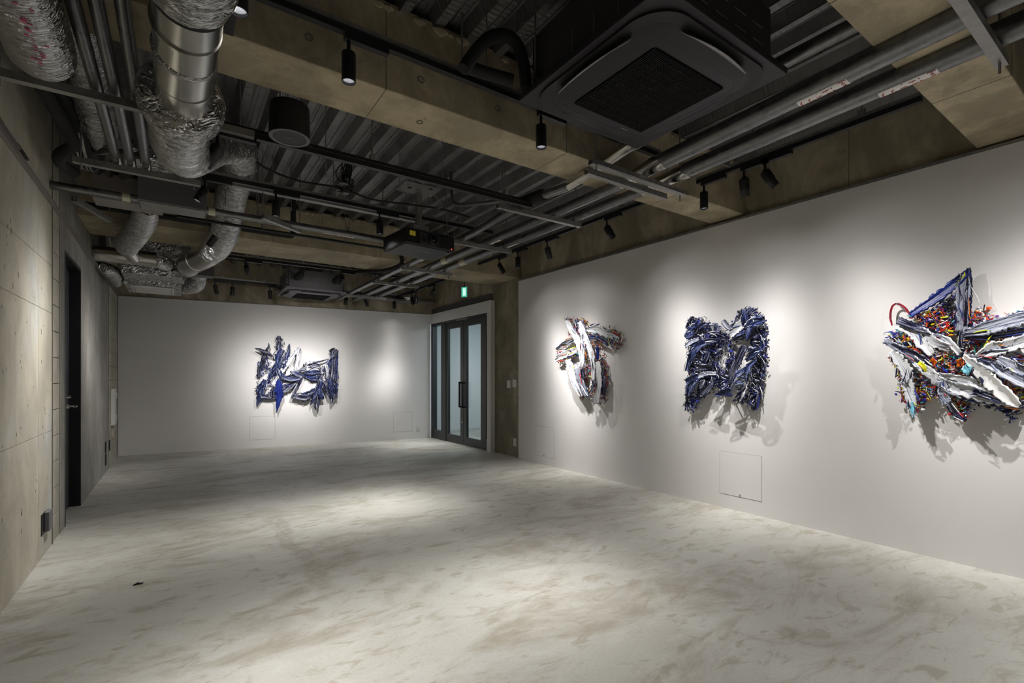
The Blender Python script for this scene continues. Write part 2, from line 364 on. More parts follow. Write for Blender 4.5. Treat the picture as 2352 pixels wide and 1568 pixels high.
mb=MB(); mb.lathe([(0,.03),(.016,.03),(.02,0)],align((XL-.085,6.12,1.06),(1,0,0)),16); mb.build('lock_cylinder',M['chrome'],lf)
# ---------------------------------------------------------------- wall hatches, outlets, switches
def hatch_right(y0,y1,z0,z1,label):
    t=thing('access_hatch',(XR,(y0+y1)/2,z0),label,'hatch')
    MB().box(XR-.0008,XR,y0,y1,z0,z1).build('shadow_gap',M['hair'],t)
    MB().box(XR-.002,XR-.0009,y0+.0035,y1-.0035,z0+.0035,z1-.0035).build('hatch_panel',M['white'],t)
    MB().lathe([(0,.004),(.009,.004),(.01,0)],align((XR-.002,(y0+y1)/2,z0+.02),(-1,0,0)),12).build('latch',M['chrome'],t)
hatch_right(2.28,2.69,.13,.54,'square flush access hatch low on the right wall, below the blue square relief')
hatch_right(5.18,5.62,.11,.54,'flush access hatch low on the right wall beside the column')
def hatch_back(s0,s1,z0,z1,label):
    t=thing('access_hatch',bw((s0+s1)/2,z0),label,'hatch')
    backbox(MB(),s0,s1,z0,z1,.0008,0).build('shadow_gap',M['hair'],t)
    backbox(MB(),s0+.004,s1-.004,z0+.004,z1-.004,.002,.0009).build('hatch_panel',M['white'],t)
hatch_back(1.83,2.23,.14,.55,'flush access hatch in the back wall under the blue relief')
hatch_back(4.33,4.71,.15,.55,'flush access hatch in the back wall near the glass door')
def plate(p,ax,w,h,label,name='wall_switch',cat='switch',mat='wplastic',fmat='wplastic',th=.01):
    t=thing(name,p,label,cat)
    x,y,z=p; s=ax
    a,b=(x-th*s,x) if s>0 else (x,x+th)
    MB().box(a,b,y-w/2,y+w/2,z-h/2,z+h/2).build('plate',M[mat],t,bevel=.002)
    a,b=(x-(th+.003)*s,x-th*s) if s>0 else (x+th,x+th+.003)
    MB().box(a,b,y-w*.3,y+w*.3,z-h*.36,z+h*.36).build('rocker',M[fmat],t,bevel=.001)
    return t
plate((XC,6.37,1.13),1,.10,.12,'left white switch plate on the concrete column')
plate((XC,6.21,1.145),1,.10,.12,'right white switch plate on the concrete column, next to the white wall')
plate((XC,6.20,.225),1,.075,.12,'white socket plate low on the concrete column','socket','socket')
ps=bw(4.832,.216); t=thing('socket',ps,'small white socket plate low on the back wall beside the glass door','socket')
backbox(MB(),4.80,4.865,.156,.276,.009,0).build('plate',M['wplastic'],t); backbox(MB(),4.815,4.85,.18,.25,.012,.009).build('socket_face',M['wplastic'],t)
# black floor box on left wall
t=thing('socket_box',(XL,4.66,.23),'open black metal socket box low on the concrete left wall','socket')
MB().box(XL,XL+.004,4.56,4.70,.155,.30).build('back_plate',M['black'],t)
MB().box(XL+.004,XL+.03,4.64,4.76,.165,.30).build('cover_box',M['graph2'],t,bevel=.003)
t=thing('socket_box',(XL,8.2,.2),'tall narrow black outlet on the grey plaster near the far left corner','socket')
MB().box(XL,XL+.01,8.15,8.25,.26,.40).build('plate',M['black'],t); MB().box(XL,XL+.01,8.15,8.25,.10,.24).build('plate',M['graph'],t)
t=thing('socket_box',(XL,8.6,.3),'black outlet on the blocks near the far left corner','socket')
MB().box(XL-.004,XL+.012,8.56,8.66,.24,.38).build('plate',M['black'],t); MB().box(XL+.012,XL+.016,8.58,8.64,.27,.35).build('cover',M['graph2'],t)
t=thing('electric_panel',(XL,8.98,.6),'pale metal service panel on the block strip near the back corner','panel')
MB().box(XL-.004,XL+.04,8.86,9.10,.56,1.08).build('panel_box',M['wplastic'],t,bevel=.004)
for zz in (.66,.98): MB().box(XL+.0,XL+.045,9.10,9.14,zz-.04,zz+.04).build('hinge',M['wplastic'],t)
MB().box(XL-.004,XL+.02,8.95,9.05,.38,.55).build('junction_cover',M['block'],t)
# trunking on left wall
t=thing('cable_trunking',(XL,2,2.53),'grey steel cable trunking running along the left wall','trunking')
MB().box(XL-.004,XL+.02,YB+.1,9.78,2.515,2.55).build('channel',M['unitlight'],t,bevel=.002)
MB().box(XL-.004,XL+.028,YB+.1,3.9,2.556,2.566).build('lip',M['strut'],t)
mb=MB()
for k in range(14): mb.lathe([(.006,-.003),(.009,0),(.006,.003)],align((XL+.02,3.85+k*.018,2.568),(0,1,0)),8)
mb.build('spring_bushing',M['blackrough'],t)
# ---------------------------------------------------------------- tracks
def rods(t,pts,zt=ZD+.01,r=.005):
    for (x,y,z) in pts:
        MB().cyl((x,y,z),(x,y,zt),r,6).build('hanger_rod',M['strut'],t)
        mb=MB().box(x-.014,x+.014,y-.02,y+.02,z-.002,z+.035); mb.build('hanger_clip',M['strut'],t)
def track(p0,p1,label,rodxs,light=True):
    t=thing('light_track',p0,label,'track')
    a=Vector(p0); b=Vector(p1); d=(b-a).normalized()
    r=d.cross(Vector((0,0,1)))
    MB().bar(a,b,.034,.030).build('rail',M['black'],t)
    MB().bar(a+Vector((0,0,.028)),b+Vector((0,0,.028)),.030,.022).build('strut_channel',M['strut'] if light else M['black'],t)
    MB().bar(a+Vector((0,0,.016)),b+Vector((0,0,.016)),.040,.003).build('rail_flange',M['galv'],t)
    rods(t,[tuple(a+d*s+Vector((0,0,.039))) for s in rodxs])
    return t
track((-.6,2.29,2.86),(2.9,2.29,2.86),'black light track running across in front of the nearest beam',[.5,1.0,1.86,2.25,3.3])
track((.15,3.12,2.625),(2.35,3.12,2.625),'black light track running behind the round pendant speaker',[.35,.9,1.95],False)
track((.13,4.57,2.86),(2.90,4.57,2.86),'black light track passing behind the projector pole',[.38,1.05,1.75,2.35])
track((.25,7.2,2.80),(3.2,7.2,2.80),'black light track just beyond the wide concrete beam',[.5,1.2,2.3,3.0])
track((.40,9.0,2.80),(1.40,9.02,2.80),'short black light track left of the far ceiling cassette',[.2,.8])
track((2.45,9.0,2.80),(3.6,8.95,2.80),'short black light track right of the far ceiling cassette',[.3,1.0])
track((3.55,.95,2.86),(3.55,2.42,2.86),'near light track above the right wall ending at the nearest beam',[.3,1.0])
track((3.55,2.86,2.86),(3.55,5.95,2.86),'long light track above the right wall between the two beams',[.4,1.5,2.7])
track((3.52,7.0,2.80),(3.52,8.85,2.80),'light track near the glass door, running away from the camera',[.3,1.5])
track((.185,1.0,2.75),(.185,2.43,2.75),'short black light track pointing at the nearest beam, top left',[.3,1.3],False)
track((3.55,-.9,2.86),(3.55,.50,2.86),'light track beyond the right photo edge above the right wall',[.3,1.0])
# brackets by the right track
for (yy,lab) in ((2.15,'small steel bracket box beside the near right track'),(4.75,'small steel bracket box above the long right track')):
    t=thing('bracket_box',(3.45,yy,2.9),lab,'bracket'); MB().box(3.36,3.50,yy-.05,yy+.05,2.90,2.915).build('plate',M['strut'],t); MB().box(3.36,3.50,yy-.05,yy-.044,2.86,2.90).build('flange',M['strut'],t); rods(t,[(3.42,yy,2.915)])
# ---------------------------------------------------------------- spotlights
LAMPS=[]
def beam_profile(l, sig):
    """gaussian beam of a reflector lamp with a faint wide spill"""
    l.use_nodes=True; nt=l.node_tree; em=nt.nodes['Emission']
    tc=nt.nodes.new('ShaderNodeTexCoord'); sp=nt.nodes.new('ShaderNodeSeparateXYZ'); nt.links.new(tc.outputs['Normal'],sp.inputs[0])
    def mth(op,a,b=None):
        n=nt.nodes.new('ShaderNodeMath'); n.operation=op
        for i,s in enumerate((a,b)):
            if s is None: continue
            if hasattr(s,'links'): nt.links.new(s,n.inputs[i])
            else: n.inputs[i].default_value=s
        return n.outputs[0]
    c=mth('MINIMUM',mth('ABSOLUTE',sp.outputs[2]),.999999); th=mth('ARCCOSINE',c)
    def gs(s,k):
        q=mth('DIVIDE',th,math.radians(s)); q=mth('MULTIPLY',q,q); q=mth('MULTIPLY',q,-1.0); return mth('MULTIPLY',mth('EXPONENT',q),k)
    nt.links.new(mth('ADD',gs(sig,1.0),gs(40,.05)),em.inputs['Strength'])
def spot(p, aim, lit, label, power=1.0, r=.032, L=.135, drv=(1,0), size=62, blend=.85, finned=False, sig=17):
    """p = point on the underside of the track; aim = point lit"""
    p=Vector(p); t=thing('spotlight',p,label,'spotlight')
    dx,dy=drv
    mb=MB().bar(p+Vector((dx*-.02,dy*-.02,-.014)),p+Vector((dx*.19,dy*.19,-.014)),.034,.028); mb.build('track_adapter',M['black'],t)
    k=p+Vector((0,0,-.075)); MB().cyl(p+Vector((0,0,-.02)),k,.009,8).build('stem',M['black'],t,smooth=True)
    c0=k+Vector((0,0,-.02)); d=(Vector(aim)-c0).normalized()
    cc=c0+d*.035
    # yoke
    s=d.cross(Vector((dy or .01,dx or .01,0))).normalized() if abs(d.z)>.9 else Vector((0,0,1)).cross(d).normalized()
    mb=MB(); mb.bar(k,k+Vector((0,0,-.012))+s*.0,.03,.012); mb.bar(k-d*.0,c0+d*.01,.012,.02); mb.build('yoke',M['black'],t)
    Mx=align(cc-d*.045,d)
    mb=MB(); mb.lathe([(0,0),(r*.93,0),(r,.004),(r,L-.002),(r*.97,L),(r*.86,L),(r*.84,L-.012)],Mx,28)
    if finned:
        for j in range(14):
            a=2*PI*j/14; mb.add([Mx@Vector((math.cos(a+q)*rr,math.sin(a+q)*rr,z)) for z in (.01,L*.6) for q,rr in ((-.05,r),(-.05,r+.003),(.05,r+.003),(.05,r))],[(0,1,2,3),(7,6,5,4),(0,4,5,1),(1,5,6,2),(2,6,7,3)])
    mb.build('housing',M['black'],t,smooth=True)
    mb=MB(); mb.lathe([(r*.84,L-.012),(r*.70,L-.03),(r*.42,L-.055)],Mx,28); mb.build('reflector',M['reflector'] if lit else M['grill'],t,smooth=True)
    mb=MB(); mb.lathe([(r*.62,L-.038),(0.0001,L-.038)],Mx,24); mb.build('lamp_disc',M['lampglow'] if lit else M['lens'],t)
    if power>0:
        l=bpy.data.lights.new('spotlight_beam','SPOT'); l.energy=SPOT_W*power; l.spot_size=math.radians(130); l.spot_blend=.5; beam_profile(l,sig); l.shadow_soft_size=.014; l.color=SPOT_COL
        o=bpy.data.objects.new('spotlight_beam',l); C.objects.link(o); o.parent=t; o.matrix_parent_inverse=Matrix.Translation(-p); o.matrix_basis=Mx@Matrix.Translation((0,0,L+.004))@Matrix.Rotation(PI,4,'X')
        LAMPS.append(o)
T1=2.845; T2=2.61; T3=2.845; T5=2.785
# near track: straight downlights
spot((.175,1.92,2.735),(.175,1.92,0),True,'lit downlight with ribbed white reflector at the top left edge of the photo',1.0,drv=(0,1))
spot((.66,2.29,T1),(.66,2.29,0),True,'lit downlight hanging in front of the nearest beam, left of its middle',.9)
spot((1.80,2.29,T1),(1.80,2.24,0),True,'lit downlight just left of the near ceiling cassette',1.6)
# track/strut two
spot((.185,3.12,T2),(-.765,3.9,.85),True,'lit black spotlight tilted left beside the foil duct bend',1.0,sig=21)
# track three
spot((.185,4.57,T3),(-.765,4.45,.8),True,'lit spotlight tilted left beside the grey metal box',1.0,sig=21)
spot((.70,4.57,T3),(.70,4.57,0),True,'lit downlight hanging straight, left of the projector',.8)
spot((1.61,4.57,T3),(1.70,4.57,0),True,'lit downlight just left of the projector, partly behind it',1.8,sig=16)
W=dict(sig=17.5)
# right track near bay
spot((3.55,2.36,T3),(3.55,2.36,0),True,'lit downlight under the near right track beside the pipe hanger',.45,drv=(0,-1),blend=1,size=75)
spot((3.55,2.02,T3),(4.3,2.3,1.0),False,'ribbed black spotlight, left one of the pair on the near right track',.85,drv=(0,-1),finned=True,**W)
spot((3.55,1.86,T3),(4.3,1.05,1.0),False,'ribbed black spotlight tilted right, right one of the pair on the near right track',.85,drv=(0,-1),finned=True,**W)
spot((3.55,.20,T3),(4.3,.75,1.0),False,'black spotlight beyond the right photo edge, lighting the large multicoloured relief',.9,drv=(0,-1),**W)
# right track middle bay
spot((3.55,3.45,T3),(4.3,2.75,1.0),False,'tilted black spotlight on the long right track, nearest the beam',1.0,drv=(0,-1),finned=True,**W)
spot((3.55,4.40,T3),(4.3,4.6,1.1),False,'tilted black spotlight in the middle of the long right track',1.1,drv=(0,-1),finned=True,sig=14)
spot((3.55,4.99,T3),(3.55,4.95,0),True,'lit downlight on the long right track close to the column',.45,drv=(0,-1),blend=1,size=75)
spot((3.55,5.42,T3),(4.3,4.85,1.1),False,'tilted black spotlight at the far end of the long right track',1.1,drv=(0,-1),sig=14)
# rear bay
spot((.32,5.62,2.74),(-.765,7.3,1.0),False,'black spotlight tilted left below the foil duct under the wide beam',1.0,blend=1)
spot((.75,7.2,T5),(1.45,9.6,1.05),True,'lit downlight beyond the wide beam, above the blue relief',1.5,sig=15)
spot((1.98,7.2,T5),(1.95,9.5,1.10),True,'lit spotlight in front of the far ceiling cassette',1.6,sig=15)
spot((.50,9.0,T5),(.9,9.6,1.2),False,'dark spotlight at the left end of the short rear track',0)
spot((.74,9.0,T5),(.74,9.0,0),True,'lit downlight on the short rear track, second from its left end',.12)
spot((1.29,9.02,T5),(1.5,9.55,1.2),False,'dark spotlight at the right end of the short rear track',0)
spot((2.55,9.0,T5),(2.2,9.2,.5),True,'spotlight just right of the far ceiling cassette',.12,drv=(1,0))
spot((2.92,9.0,T5),(3.2,9.05,.5),False,'black spotlight below the ends of the three pipes',0)
spot((3.45,8.96,T5),(3.45,8.9,0),False,'black spotlight at the right end of the rear tracks',.45,blend=1)
spot((3.52,7.36,T5),(3.36,9.28,1.1),False,'upright black spotlight on the track near the glass door',1.0,drv=(0,1),sig=9)
spot((3.52,8.10,T5),(3.7,8.3,0),False,'left one of two crossed black spotlights near the glass door',.6,drv=(0,1),blend=1)
spot((3.52,8.28,T5),(3.9,7.9,0),False,'right one of two crossed black spotlights near the glass door',.2,drv=(0,1),blend=1)
# added track and fill downlights behind the camera, for bounce and floor light
track((-.3,-.5,2.86),(3.9,-.5,2.86),'added track for the fill downlights, unseen behind the camera',[.5,2.0,3.5])
for x_,l_ in ((.1,'left'),(1.8,'middle'),(3.4,'right')):
    spot((x_,-.5,T3),(x_,-.5,0),True,l_+' added fill downlight on the unseen track behind the camera',1.1,sig=26)
# ---------------------------------------------------------------- pipes on the right
def strutbar(mb,p0,p1): # C channel
    mb.bar(p0,p1,.041,.004); a=Vector(p0);b=Vector(p1);d=(b-a).normalized();r=d.cross(Vector((0,0,1)))
    for s in (-1,1): mb.bar(a+r*s*.0185+Vector((0,0,.018)),b+r*s*.0185+Vector((0,0,.018)),.004,.036)
    return mb
def hanger(x0,x1,y,z,label,name='pipe_hanger'):
    t=thing(name,(x0,y,z),label,'hanger'); o=strutbar(MB(),(x0,y,z),(x1,y,z)).build('strut',M['strut'],t)
    for xx in (x0+.05,x1-.05): MB().cyl((xx,y,z-.05),(xx,y,ZD+.01),.005,6).build('hanger_rod',M['strut'],t)
    return t
ZH_=2.615
hanger(2.05,2.99,.52,2.615,'steel pipe hanger at the upper right corner')
h=hanger(2.16,3.12,2.24,2.60,'double steel pipe hanger in front of the nearest beam, bright edged')
strutbar(MB(),(2.20,2.32,2.575),(3.0,2.32,2.575)).build('strut',M['strut'],h); MB().bar((2.18,2.19,2.588),(3.1,2.19,2.588),.01,.006).build('bright_edge',M['galv'],h)
hanger(2.13,3.03,3.28,ZH_,'steel pipe hanger between the nearest beam and the projector')
hanger(2.2,3.04,4.41,ZH_,'perforated steel pipe hanger just right of the projector')
hanger(2.36,3.06,5.85,ZH_,'steel pipe hanger in front of the wide beam')
hanger(2.36,3.06,6.95,ZH_,'steel pipe hanger beyond the wide beam')
hanger(2.36,3.06,8.35,ZH_,'farthest steel pipe hanger near the back wall')
def elbow(mb,path,r,n=20): mb.tube(catmull(path,6),r,n); return mb
def pipe(label,far,near,rf,rn,collars=()):
    t=thing('ceiling_pipe',near[0],label,'pipe')
    MB().tube(far,rf,24).build('pipe_run',M['galv'],t,smooth=True)
    MB().tube(near,rn,28).build('pipe_jacket',M['galv'],t,smooth=True)
    e=Vector(near[-1]); d=(Vector(near[-1])-Vector(near[0])).normalized()
    f=Vector(far[0])
    mb=MB(); Q=[e-d*.10,e-d*.001,e+d*.03,e.lerp(f,.45),e.lerp(f,.8),f+Vector((0,.02,0))]; mb.tube(Q,[rn*1.03,rn*1.03,rn*.99,rn*.9,rf*1.02,rf],28)
    mb.build('elbow_cover',M['duct'],t,smooth=True)
    for (y,w,mt) in collars:
        q=f.lerp(Vector(far[-1]),(y-f.y)/(far[-1][1]-f.y)); d2=(Vector(far[-1])-f).normalized()
        MB().cyl(q,q+d2*w,rf*1.04,24).build('pipe_band',M[mt],t,smooth=True)
    return t
pa=pipe('leftmost and thinnest of the three long galvanised pipes, with a black flexible joint',[(2.42,2.75,2.68),(2.34,3.15,2.68),(2.42,4.1,2.68),(2.44,9.1,2.68)],[(2.56,-3.1,2.86),(2.56,1.3,2.86),(2.5,2.2,2.80)],.034,.042,[(5.35,.10,'cream')])
mb=MB(); mb.tube([(2.37,2.98,2.68)]+[(2.37-.03*k/13,2.99+.02*k,2.68) for k in range(14)],[.045]+[.052 if k%2 else .045 for k in range(14)],24); mb.build('flexible_joint',M['blackrough'],pa,smooth=True)
pb=pipe('middle one of the three long galvanised pipes under the deck',[(2.73,2.5,2.69),(2.72,9.1,2.69)],[(2.50,-3.1,2.72),(2.62,.5,2.72),(2.73,2.2,2.72)],.042,.056,[(5.30,.13,'cream')])
pc=pipe('rightmost of the three long galvanised pipes, nearest the white wall',[(2.96,2.5,2.69),(2.94,9.1,2.69)],[(2.85,-3.1,2.72),(2.90,.5,2.72),(2.99,2.2,2.72)],.042,.054,[(5.25,.13,'cream')])
# bent exposed pipe branch seen left of hanger 2
t=thing('branch_pipe',(2.2,3.3,2.85),'thin bright pipe rising behind the second hanger from the beam','pipe')
MB().tube(catmull([(2.36,3.3,2.74),(2.2,3.75,2.80),(2.15,4.0,2.86),(2.14,4.08,2.95),(2.14,4.1,3.19)],6),.016,14).build('pipe_run',M['galv'],t,smooth=True)
# stickers with red characters on pipes
GL=[ [((0,.2),(.1,.6)),((.1,.6),(.35,.85))],[((0,.1),(.12,.6)),((.12,.6),(.4,.75)),((.42,.3),(.5,.2))],[((0,.45),(.7,.45)),((.35,0),(.35,1))],[((0,.8),(.8,.8)),((.4,.2),(.4,.8)),((.1,.2),(.7,.2))],[((.1,.9),(.05,.3)),((.05,.3),(.3,.1))],[((0,0),(0,1)),((0,1),(.8,1)),((.8,1),(.8,0)),((.2,.7),(.6,.7)),((.2,.4),(.6,.4)),((.4,.2),(.4,.9))] ]
def sticker(parent,c0,c1,r,L,a0=200,a1=262,size=1):
    """paper strip wrapped on pipe underside from c0 along c1 direction"""
    c0=Vector(c0); d=(Vector(c1)-c0).normalized(); side=d.cross(Vector((0,0,1))).normalized()
    def pt(s,a,rr): a=math.radians(a); return c0+d*s+side*math.cos(a)*rr+Vector((0,0,1))*math.sin(a)*rr
    n=6; vs=[];fs=[]
    for i in range(n+1):
        a=a0+(a1-a0)*i/n; vs+=[pt(0,a,r*1.02),pt(L,a,r*1.02)]
    for i in range(n): fs.append((2*i,2*i+1,2*i+3,2*i+2))
    st=MB().add(vs,fs).build('paper_sticker',M['paper'],parent)
    mb=MB(); w=L/6.6
    for gi,gl in enumerate(GL):
        for (p,q) in gl:
            def mp(u): return pt(L*.04+ (gi*1.06+u[0])*w, a0+(a1-a0)*(.06+.74*(1-u[1])), r*1.035)
            A=mp(p);B=mp(q); mb.bar(A,B,.0045*size,.0012,up=tuple(pt(L/2,(a0+a1)/2,1)-c0-d*L/2))
    mb.build('red_lettering',M['red'],st,kind='stuff')
def on(path_a,path_b,y): a=Vector(path_a);b=Vector(path_b); return a.lerp(b,(y-a.y)/(b.y-a.y))
q0=on((2.62,.5,2.72),(2.73,2.2,2.72),1.22); q1=on((2.62,.5,2.72),(2.73,2.2,2.72),1.0); sticker(pb,q0,q1,.056,.235,300,225,1.3)
q0=on((2.90,.5,2.72),(2.99,2.2,2.72),.95); q1=on((2.90,.5,2.72),(2.99,2.2,2.72),.7); sticker(pc,q0,q1,.054,.235,300,225,1.3)
for par,x in ((pb,2.725),(pc,2.945)):
    sticker(par,(x,4.33,2.69),(x,4.0,2.69),.042,.20,285,230); sticker(par,(x,7.5,2.69),(x,7.2,2.69),.042,.2,285,230)
sticker(pa,(2.43,7.9,2.68),(2.43,7.6,2.68),.034,.22,285,230)
# ---------------------------------------------------------------- cassettes
M['grillbar']=new_mat('grille_bar',(.016,.015,.017),.8,0,.2)
M['grillback']=new_mat('grille_shadow',(.004,.004,.004),1.0,0,.1)
def rrect(h,r,n=6,k=0):
    pts=[]
    for cx,cy,a0 in ((h-r,h-r,0),(-h+r,h-r,90),(-h+r,-h+r,180),(h-r,-h+r,270)):
        for i in range(n+1):
            a=math.radians(a0+90*i/n); pts.append((cx+r*math.cos(a),cy+r*math.sin(a)))
    return pts
def cassette(c,zb,label,mat,h=.475,vis=.035):
    cx,cy=c; t=thing('ceiling_cassette',(cx,cy,zb),label,'air conditioner')
    T=Matrix.Translation((cx,cy,0))
    # panel: square plate with hole-like groove steps
    mb=MB(); mb.box(cx-h,cx+h,cy-h,cy+h,zb,zb+vis); mb.build('panel',mat,t,bevel=.006)
    hh=.44; mb=MB(); mb.prism(rrect(hh,.17,8),zb-.012,zb-.0005,T); mb.build('outlet_recess',M['grill'],t)
    # inner raised panel
    mb=MB(); lo=rrect(.345,.11,8); up=rrect(.388,.14,8); n=len(lo)
    mb.add([(cx+x,cy+y,zb-.034) for x,y in lo]+[(cx+x,cy+y,zb-.012) for x,y in up],[tuple(range(n))]+[(i,i+n,(i+1)%n+n,(i+1)%n) for i in range(n)]); mb.build('inner_panel',mat,t,smooth=True)
    # corner skirts
    for sx in (-1,1):
        for sy in (-1,1):
            pts=[]
            for rr in (.150,.236):
                pts.append([(cx+sx*(.19+rr*math.cos(a)),cy+sy*(.19+rr*math.sin(a))) for a in [math.radians(90*i/8) for i in range(9)]])
            vs=[(x,y,zb-.022) for x,y in pts[0]]+[(x,y,zb-.004) for x,y in pts[1]]
            o=MB().add(vs,[(i,i+1,i+10,i+9) for i in range(8)]).build('corner_skirt',mat,t,smooth=True)
    # louvers on four sides
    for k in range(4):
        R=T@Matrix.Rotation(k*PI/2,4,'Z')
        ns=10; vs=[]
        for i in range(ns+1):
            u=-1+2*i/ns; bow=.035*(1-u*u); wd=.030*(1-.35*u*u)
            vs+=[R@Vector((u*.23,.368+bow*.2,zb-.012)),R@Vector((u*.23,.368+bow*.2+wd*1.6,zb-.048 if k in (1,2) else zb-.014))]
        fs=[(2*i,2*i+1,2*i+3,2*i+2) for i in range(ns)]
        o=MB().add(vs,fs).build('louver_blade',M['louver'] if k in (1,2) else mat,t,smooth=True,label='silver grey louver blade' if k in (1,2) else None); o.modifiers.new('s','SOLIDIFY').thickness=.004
    # seam of inner panel and grille
    mb=MB(); a_=rrect(.325,.095,6); b_=rrect(.322,.093,6); n=len(a_)
    mb.add([(cx+x,cy+y,zb-.0345) for x,y in a_]+[(cx+x,cy+y,zb-.0345) for x,y in b_],[(i,(i+1)%n,(i+1)%n+n,i+n) for i in range(n)]); mb.build('panel_seam',M['grill'],t)
    MB().prism(rrect(.268,.02,3),zb-.0355,zb-.0335,T).build('grille_backing',M['grillback'],t)
    mb=MB(); nb=48
    for i in range(nb):
        y=-.260+.520*i/(nb-1); mb.box(cx+y-.0022,cx+y+.0022,cy-.262,cy+.262,zb-.042,zb-.0355)
    for i in range(9):
        x=-.22+.055*i; mb.box(cx-.262,cx+.262,cy+x-.001,cy+x+.001,zb-.0415,zb-.037)
    mb.build('intake_grille',M['grillbar'],t)
    MB().box(cx+.14,cx+.19,cy+.295,cy+.300,zb-.0352,zb-.0342).build('maker_badge',M['louver'],t)
    # body
    bd=MB().box(cx-.42,cx+.42,cy-.42,cy+.42,zb+vis,zb+.33).build('body',M['unitgrey'] if mat==M['graph2'] else M['bodydark'],t,bevel=.004)
    mb=MB()
    for k in range(5):
        mb.box(cx-.423,cx-.419,cy-.35+k*.15,cy-.35+k*.15+.003,zb+.07,zb+.20); mb.box(cx+.419,cx+.423,cy-.35+k*.15,cy-.35+k*.15+.003,zb+.1,zb+.26)
        mb.box(cx-.35+k*.15,cx-.35+k*.15+.09,cy-.423,cy-.419,zb+.2,zb+.203); mb.box(cx-.35+k*.15,cx-.35+k*.15+.09,cy-.423,cy-.419,zb+.12,zb+.123)
    mb.build('pressed_slot',M['strut'],bd,kind='stuff')
    for sx in (-1,1):
        for sy in (-1,1):
            MB().cyl((cx+sx*.44,cy+sy*.37,zb+.10),(cx+sx*.44,cy+sy*.37,ZD+.01),.005,6).build('hanger_rod',M['strut'],t)
            MB().box(cx+sx*.42,cx+sx*.455,cy+sy*.37-.02,cy+sy*.37+.02,zb+.09,zb+.12).build('bracket',M['galv'],t)
    return t
M['bodydark']=new_mat('dark_sheet_body',(.045,.045,.042),.6,.2)
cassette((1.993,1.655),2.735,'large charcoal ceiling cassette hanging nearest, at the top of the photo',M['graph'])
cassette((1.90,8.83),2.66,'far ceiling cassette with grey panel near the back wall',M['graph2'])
for (pts,lab,cat) in [([(1.18,2.13,2.79),(1.29,2.13,2.96),(1.40,2.13,3.05),(1.50,2.13,3.05),(1.545,2.12,2.95),(1.55,2.1,2.80)],'black lagged hose arching left of the near cassette','hose'),
                 ([(1.24,2.2,2.86),(1.36,2.2,2.87),(1.50,2.16,2.86)],'straight black lagged pipe below the arching hose','hose')]:
    t=thing('lagged_hose',pts[0],lab,cat); MB().tube(catmull(pts,6),.032,14).build('hose',M['blackrough'],t,smooth=True)
    a=Vector(pts[len(pts)//2]); MB().cyl(a,(a.x,a.y,ZD+.01),.004,6).build('hanger_rod',M['strut'],t)
for (x,lab) in ((1.62,'left black lagged hose dropping onto the far cassette'),(2.22,'right black lagged hose dropping onto the far cassette')):
    t=thing('lagged_hose',(x,8.3,2.8),lab,'hose'); MB().tube(catmull([(x,8.0,3.19),(x,8.05,2.95),(x-.03,8.18,2.84),(x-.02,8.40,2.86)],6),[.04]*10+[.055]*9,14).build('hose',M['blackrough'],t,smooth=True)
# ---------------------------------------------------------------- round speakers, sensors
def pendant(c,zb,r,h,label):
    x,y=c; t=thing('pendant_speaker',(x,y,zb),label,'speaker'); T=Matrix.Translation((x,y,zb))
    MB().lathe([(r*.9,.004),(r,.0),(r*1.0,.006),(r*.97,h-.012),(r*.94,h),(0,h)],T,48).build('housing',M['black'],t,smooth=True)
    MB().lathe([(r*.80,.003),(r*.82,-.001),(r*.985,-.001),(r,.003)],T,48).build('rim',M['speakrim'],t,smooth=True)
    MB().lathe([(r*.80,.001),(0.001,.0005)],T,48).build('grille_cloth',M['graph'],t)
    MB().box(x-.016,x+.016,y-.004,y-.001,zb-.0015,zb+.0005).build('badge',M['louver'],t)
    for a in (0,120,240): MB().cyl((x+r*.6*math.cos(math.radians(a)),y+r*.6*math.sin(math.radians(a)),zb+h),(x+.01*math.cos(math.radians(a)),y,ZD+.06),.0015,5).build('suspension_wire',M['strut'],t)
M['speakrim']=new_mat('speaker_rim_grey',(.10,.095,.10),.5)
pendant((.516,2.913),2.575,.106,.175,'round black pendant speaker in front of the light track')
pendant((.70,7.75),2.93,.12,.18,'far round black pendant speaker beyond the wide beam')
t=thing('smoke_detector',(1.395,7.95,3.06),'pale round ceiling detector left of the far cassette','detector')
MB().lathe([(0,-.012),(.06,-.012),(.09,.0),(.09,.02),(0,.02)],Matrix.Translation((1.395,7.95,3.06)),24).build('disc',M['wplastic'],t,smooth=True); MB().cyl((1.395,7.95,3.08),(1.395,7.95,ZD+.05),.01,8).build('stem',M['strut'],t)
t=thing('smoke_detector',(3.6,8.64,2.75),'white dome detector on the pale ledge near the glass door','detector')
MB().lathe([(0,-.05),(.03,-.045),(.045,-.02),(.07,-.015),(.075,.0),(0,.0)],Matrix.Translation((3.6,8.64,2.75)),24).build('dome',M['wplastic'],t,smooth=True); MB().cyl((3.6,8.64,2.75),(3.6,8.64,ZD+.05),.008,8).build('stem',M['strut'],t)
struct(MB().box(3.0,4.36,8.95,9.20,2.72,2.76),'trim_4',M['unitlight'],label='pale steel ledge under the rear girder')
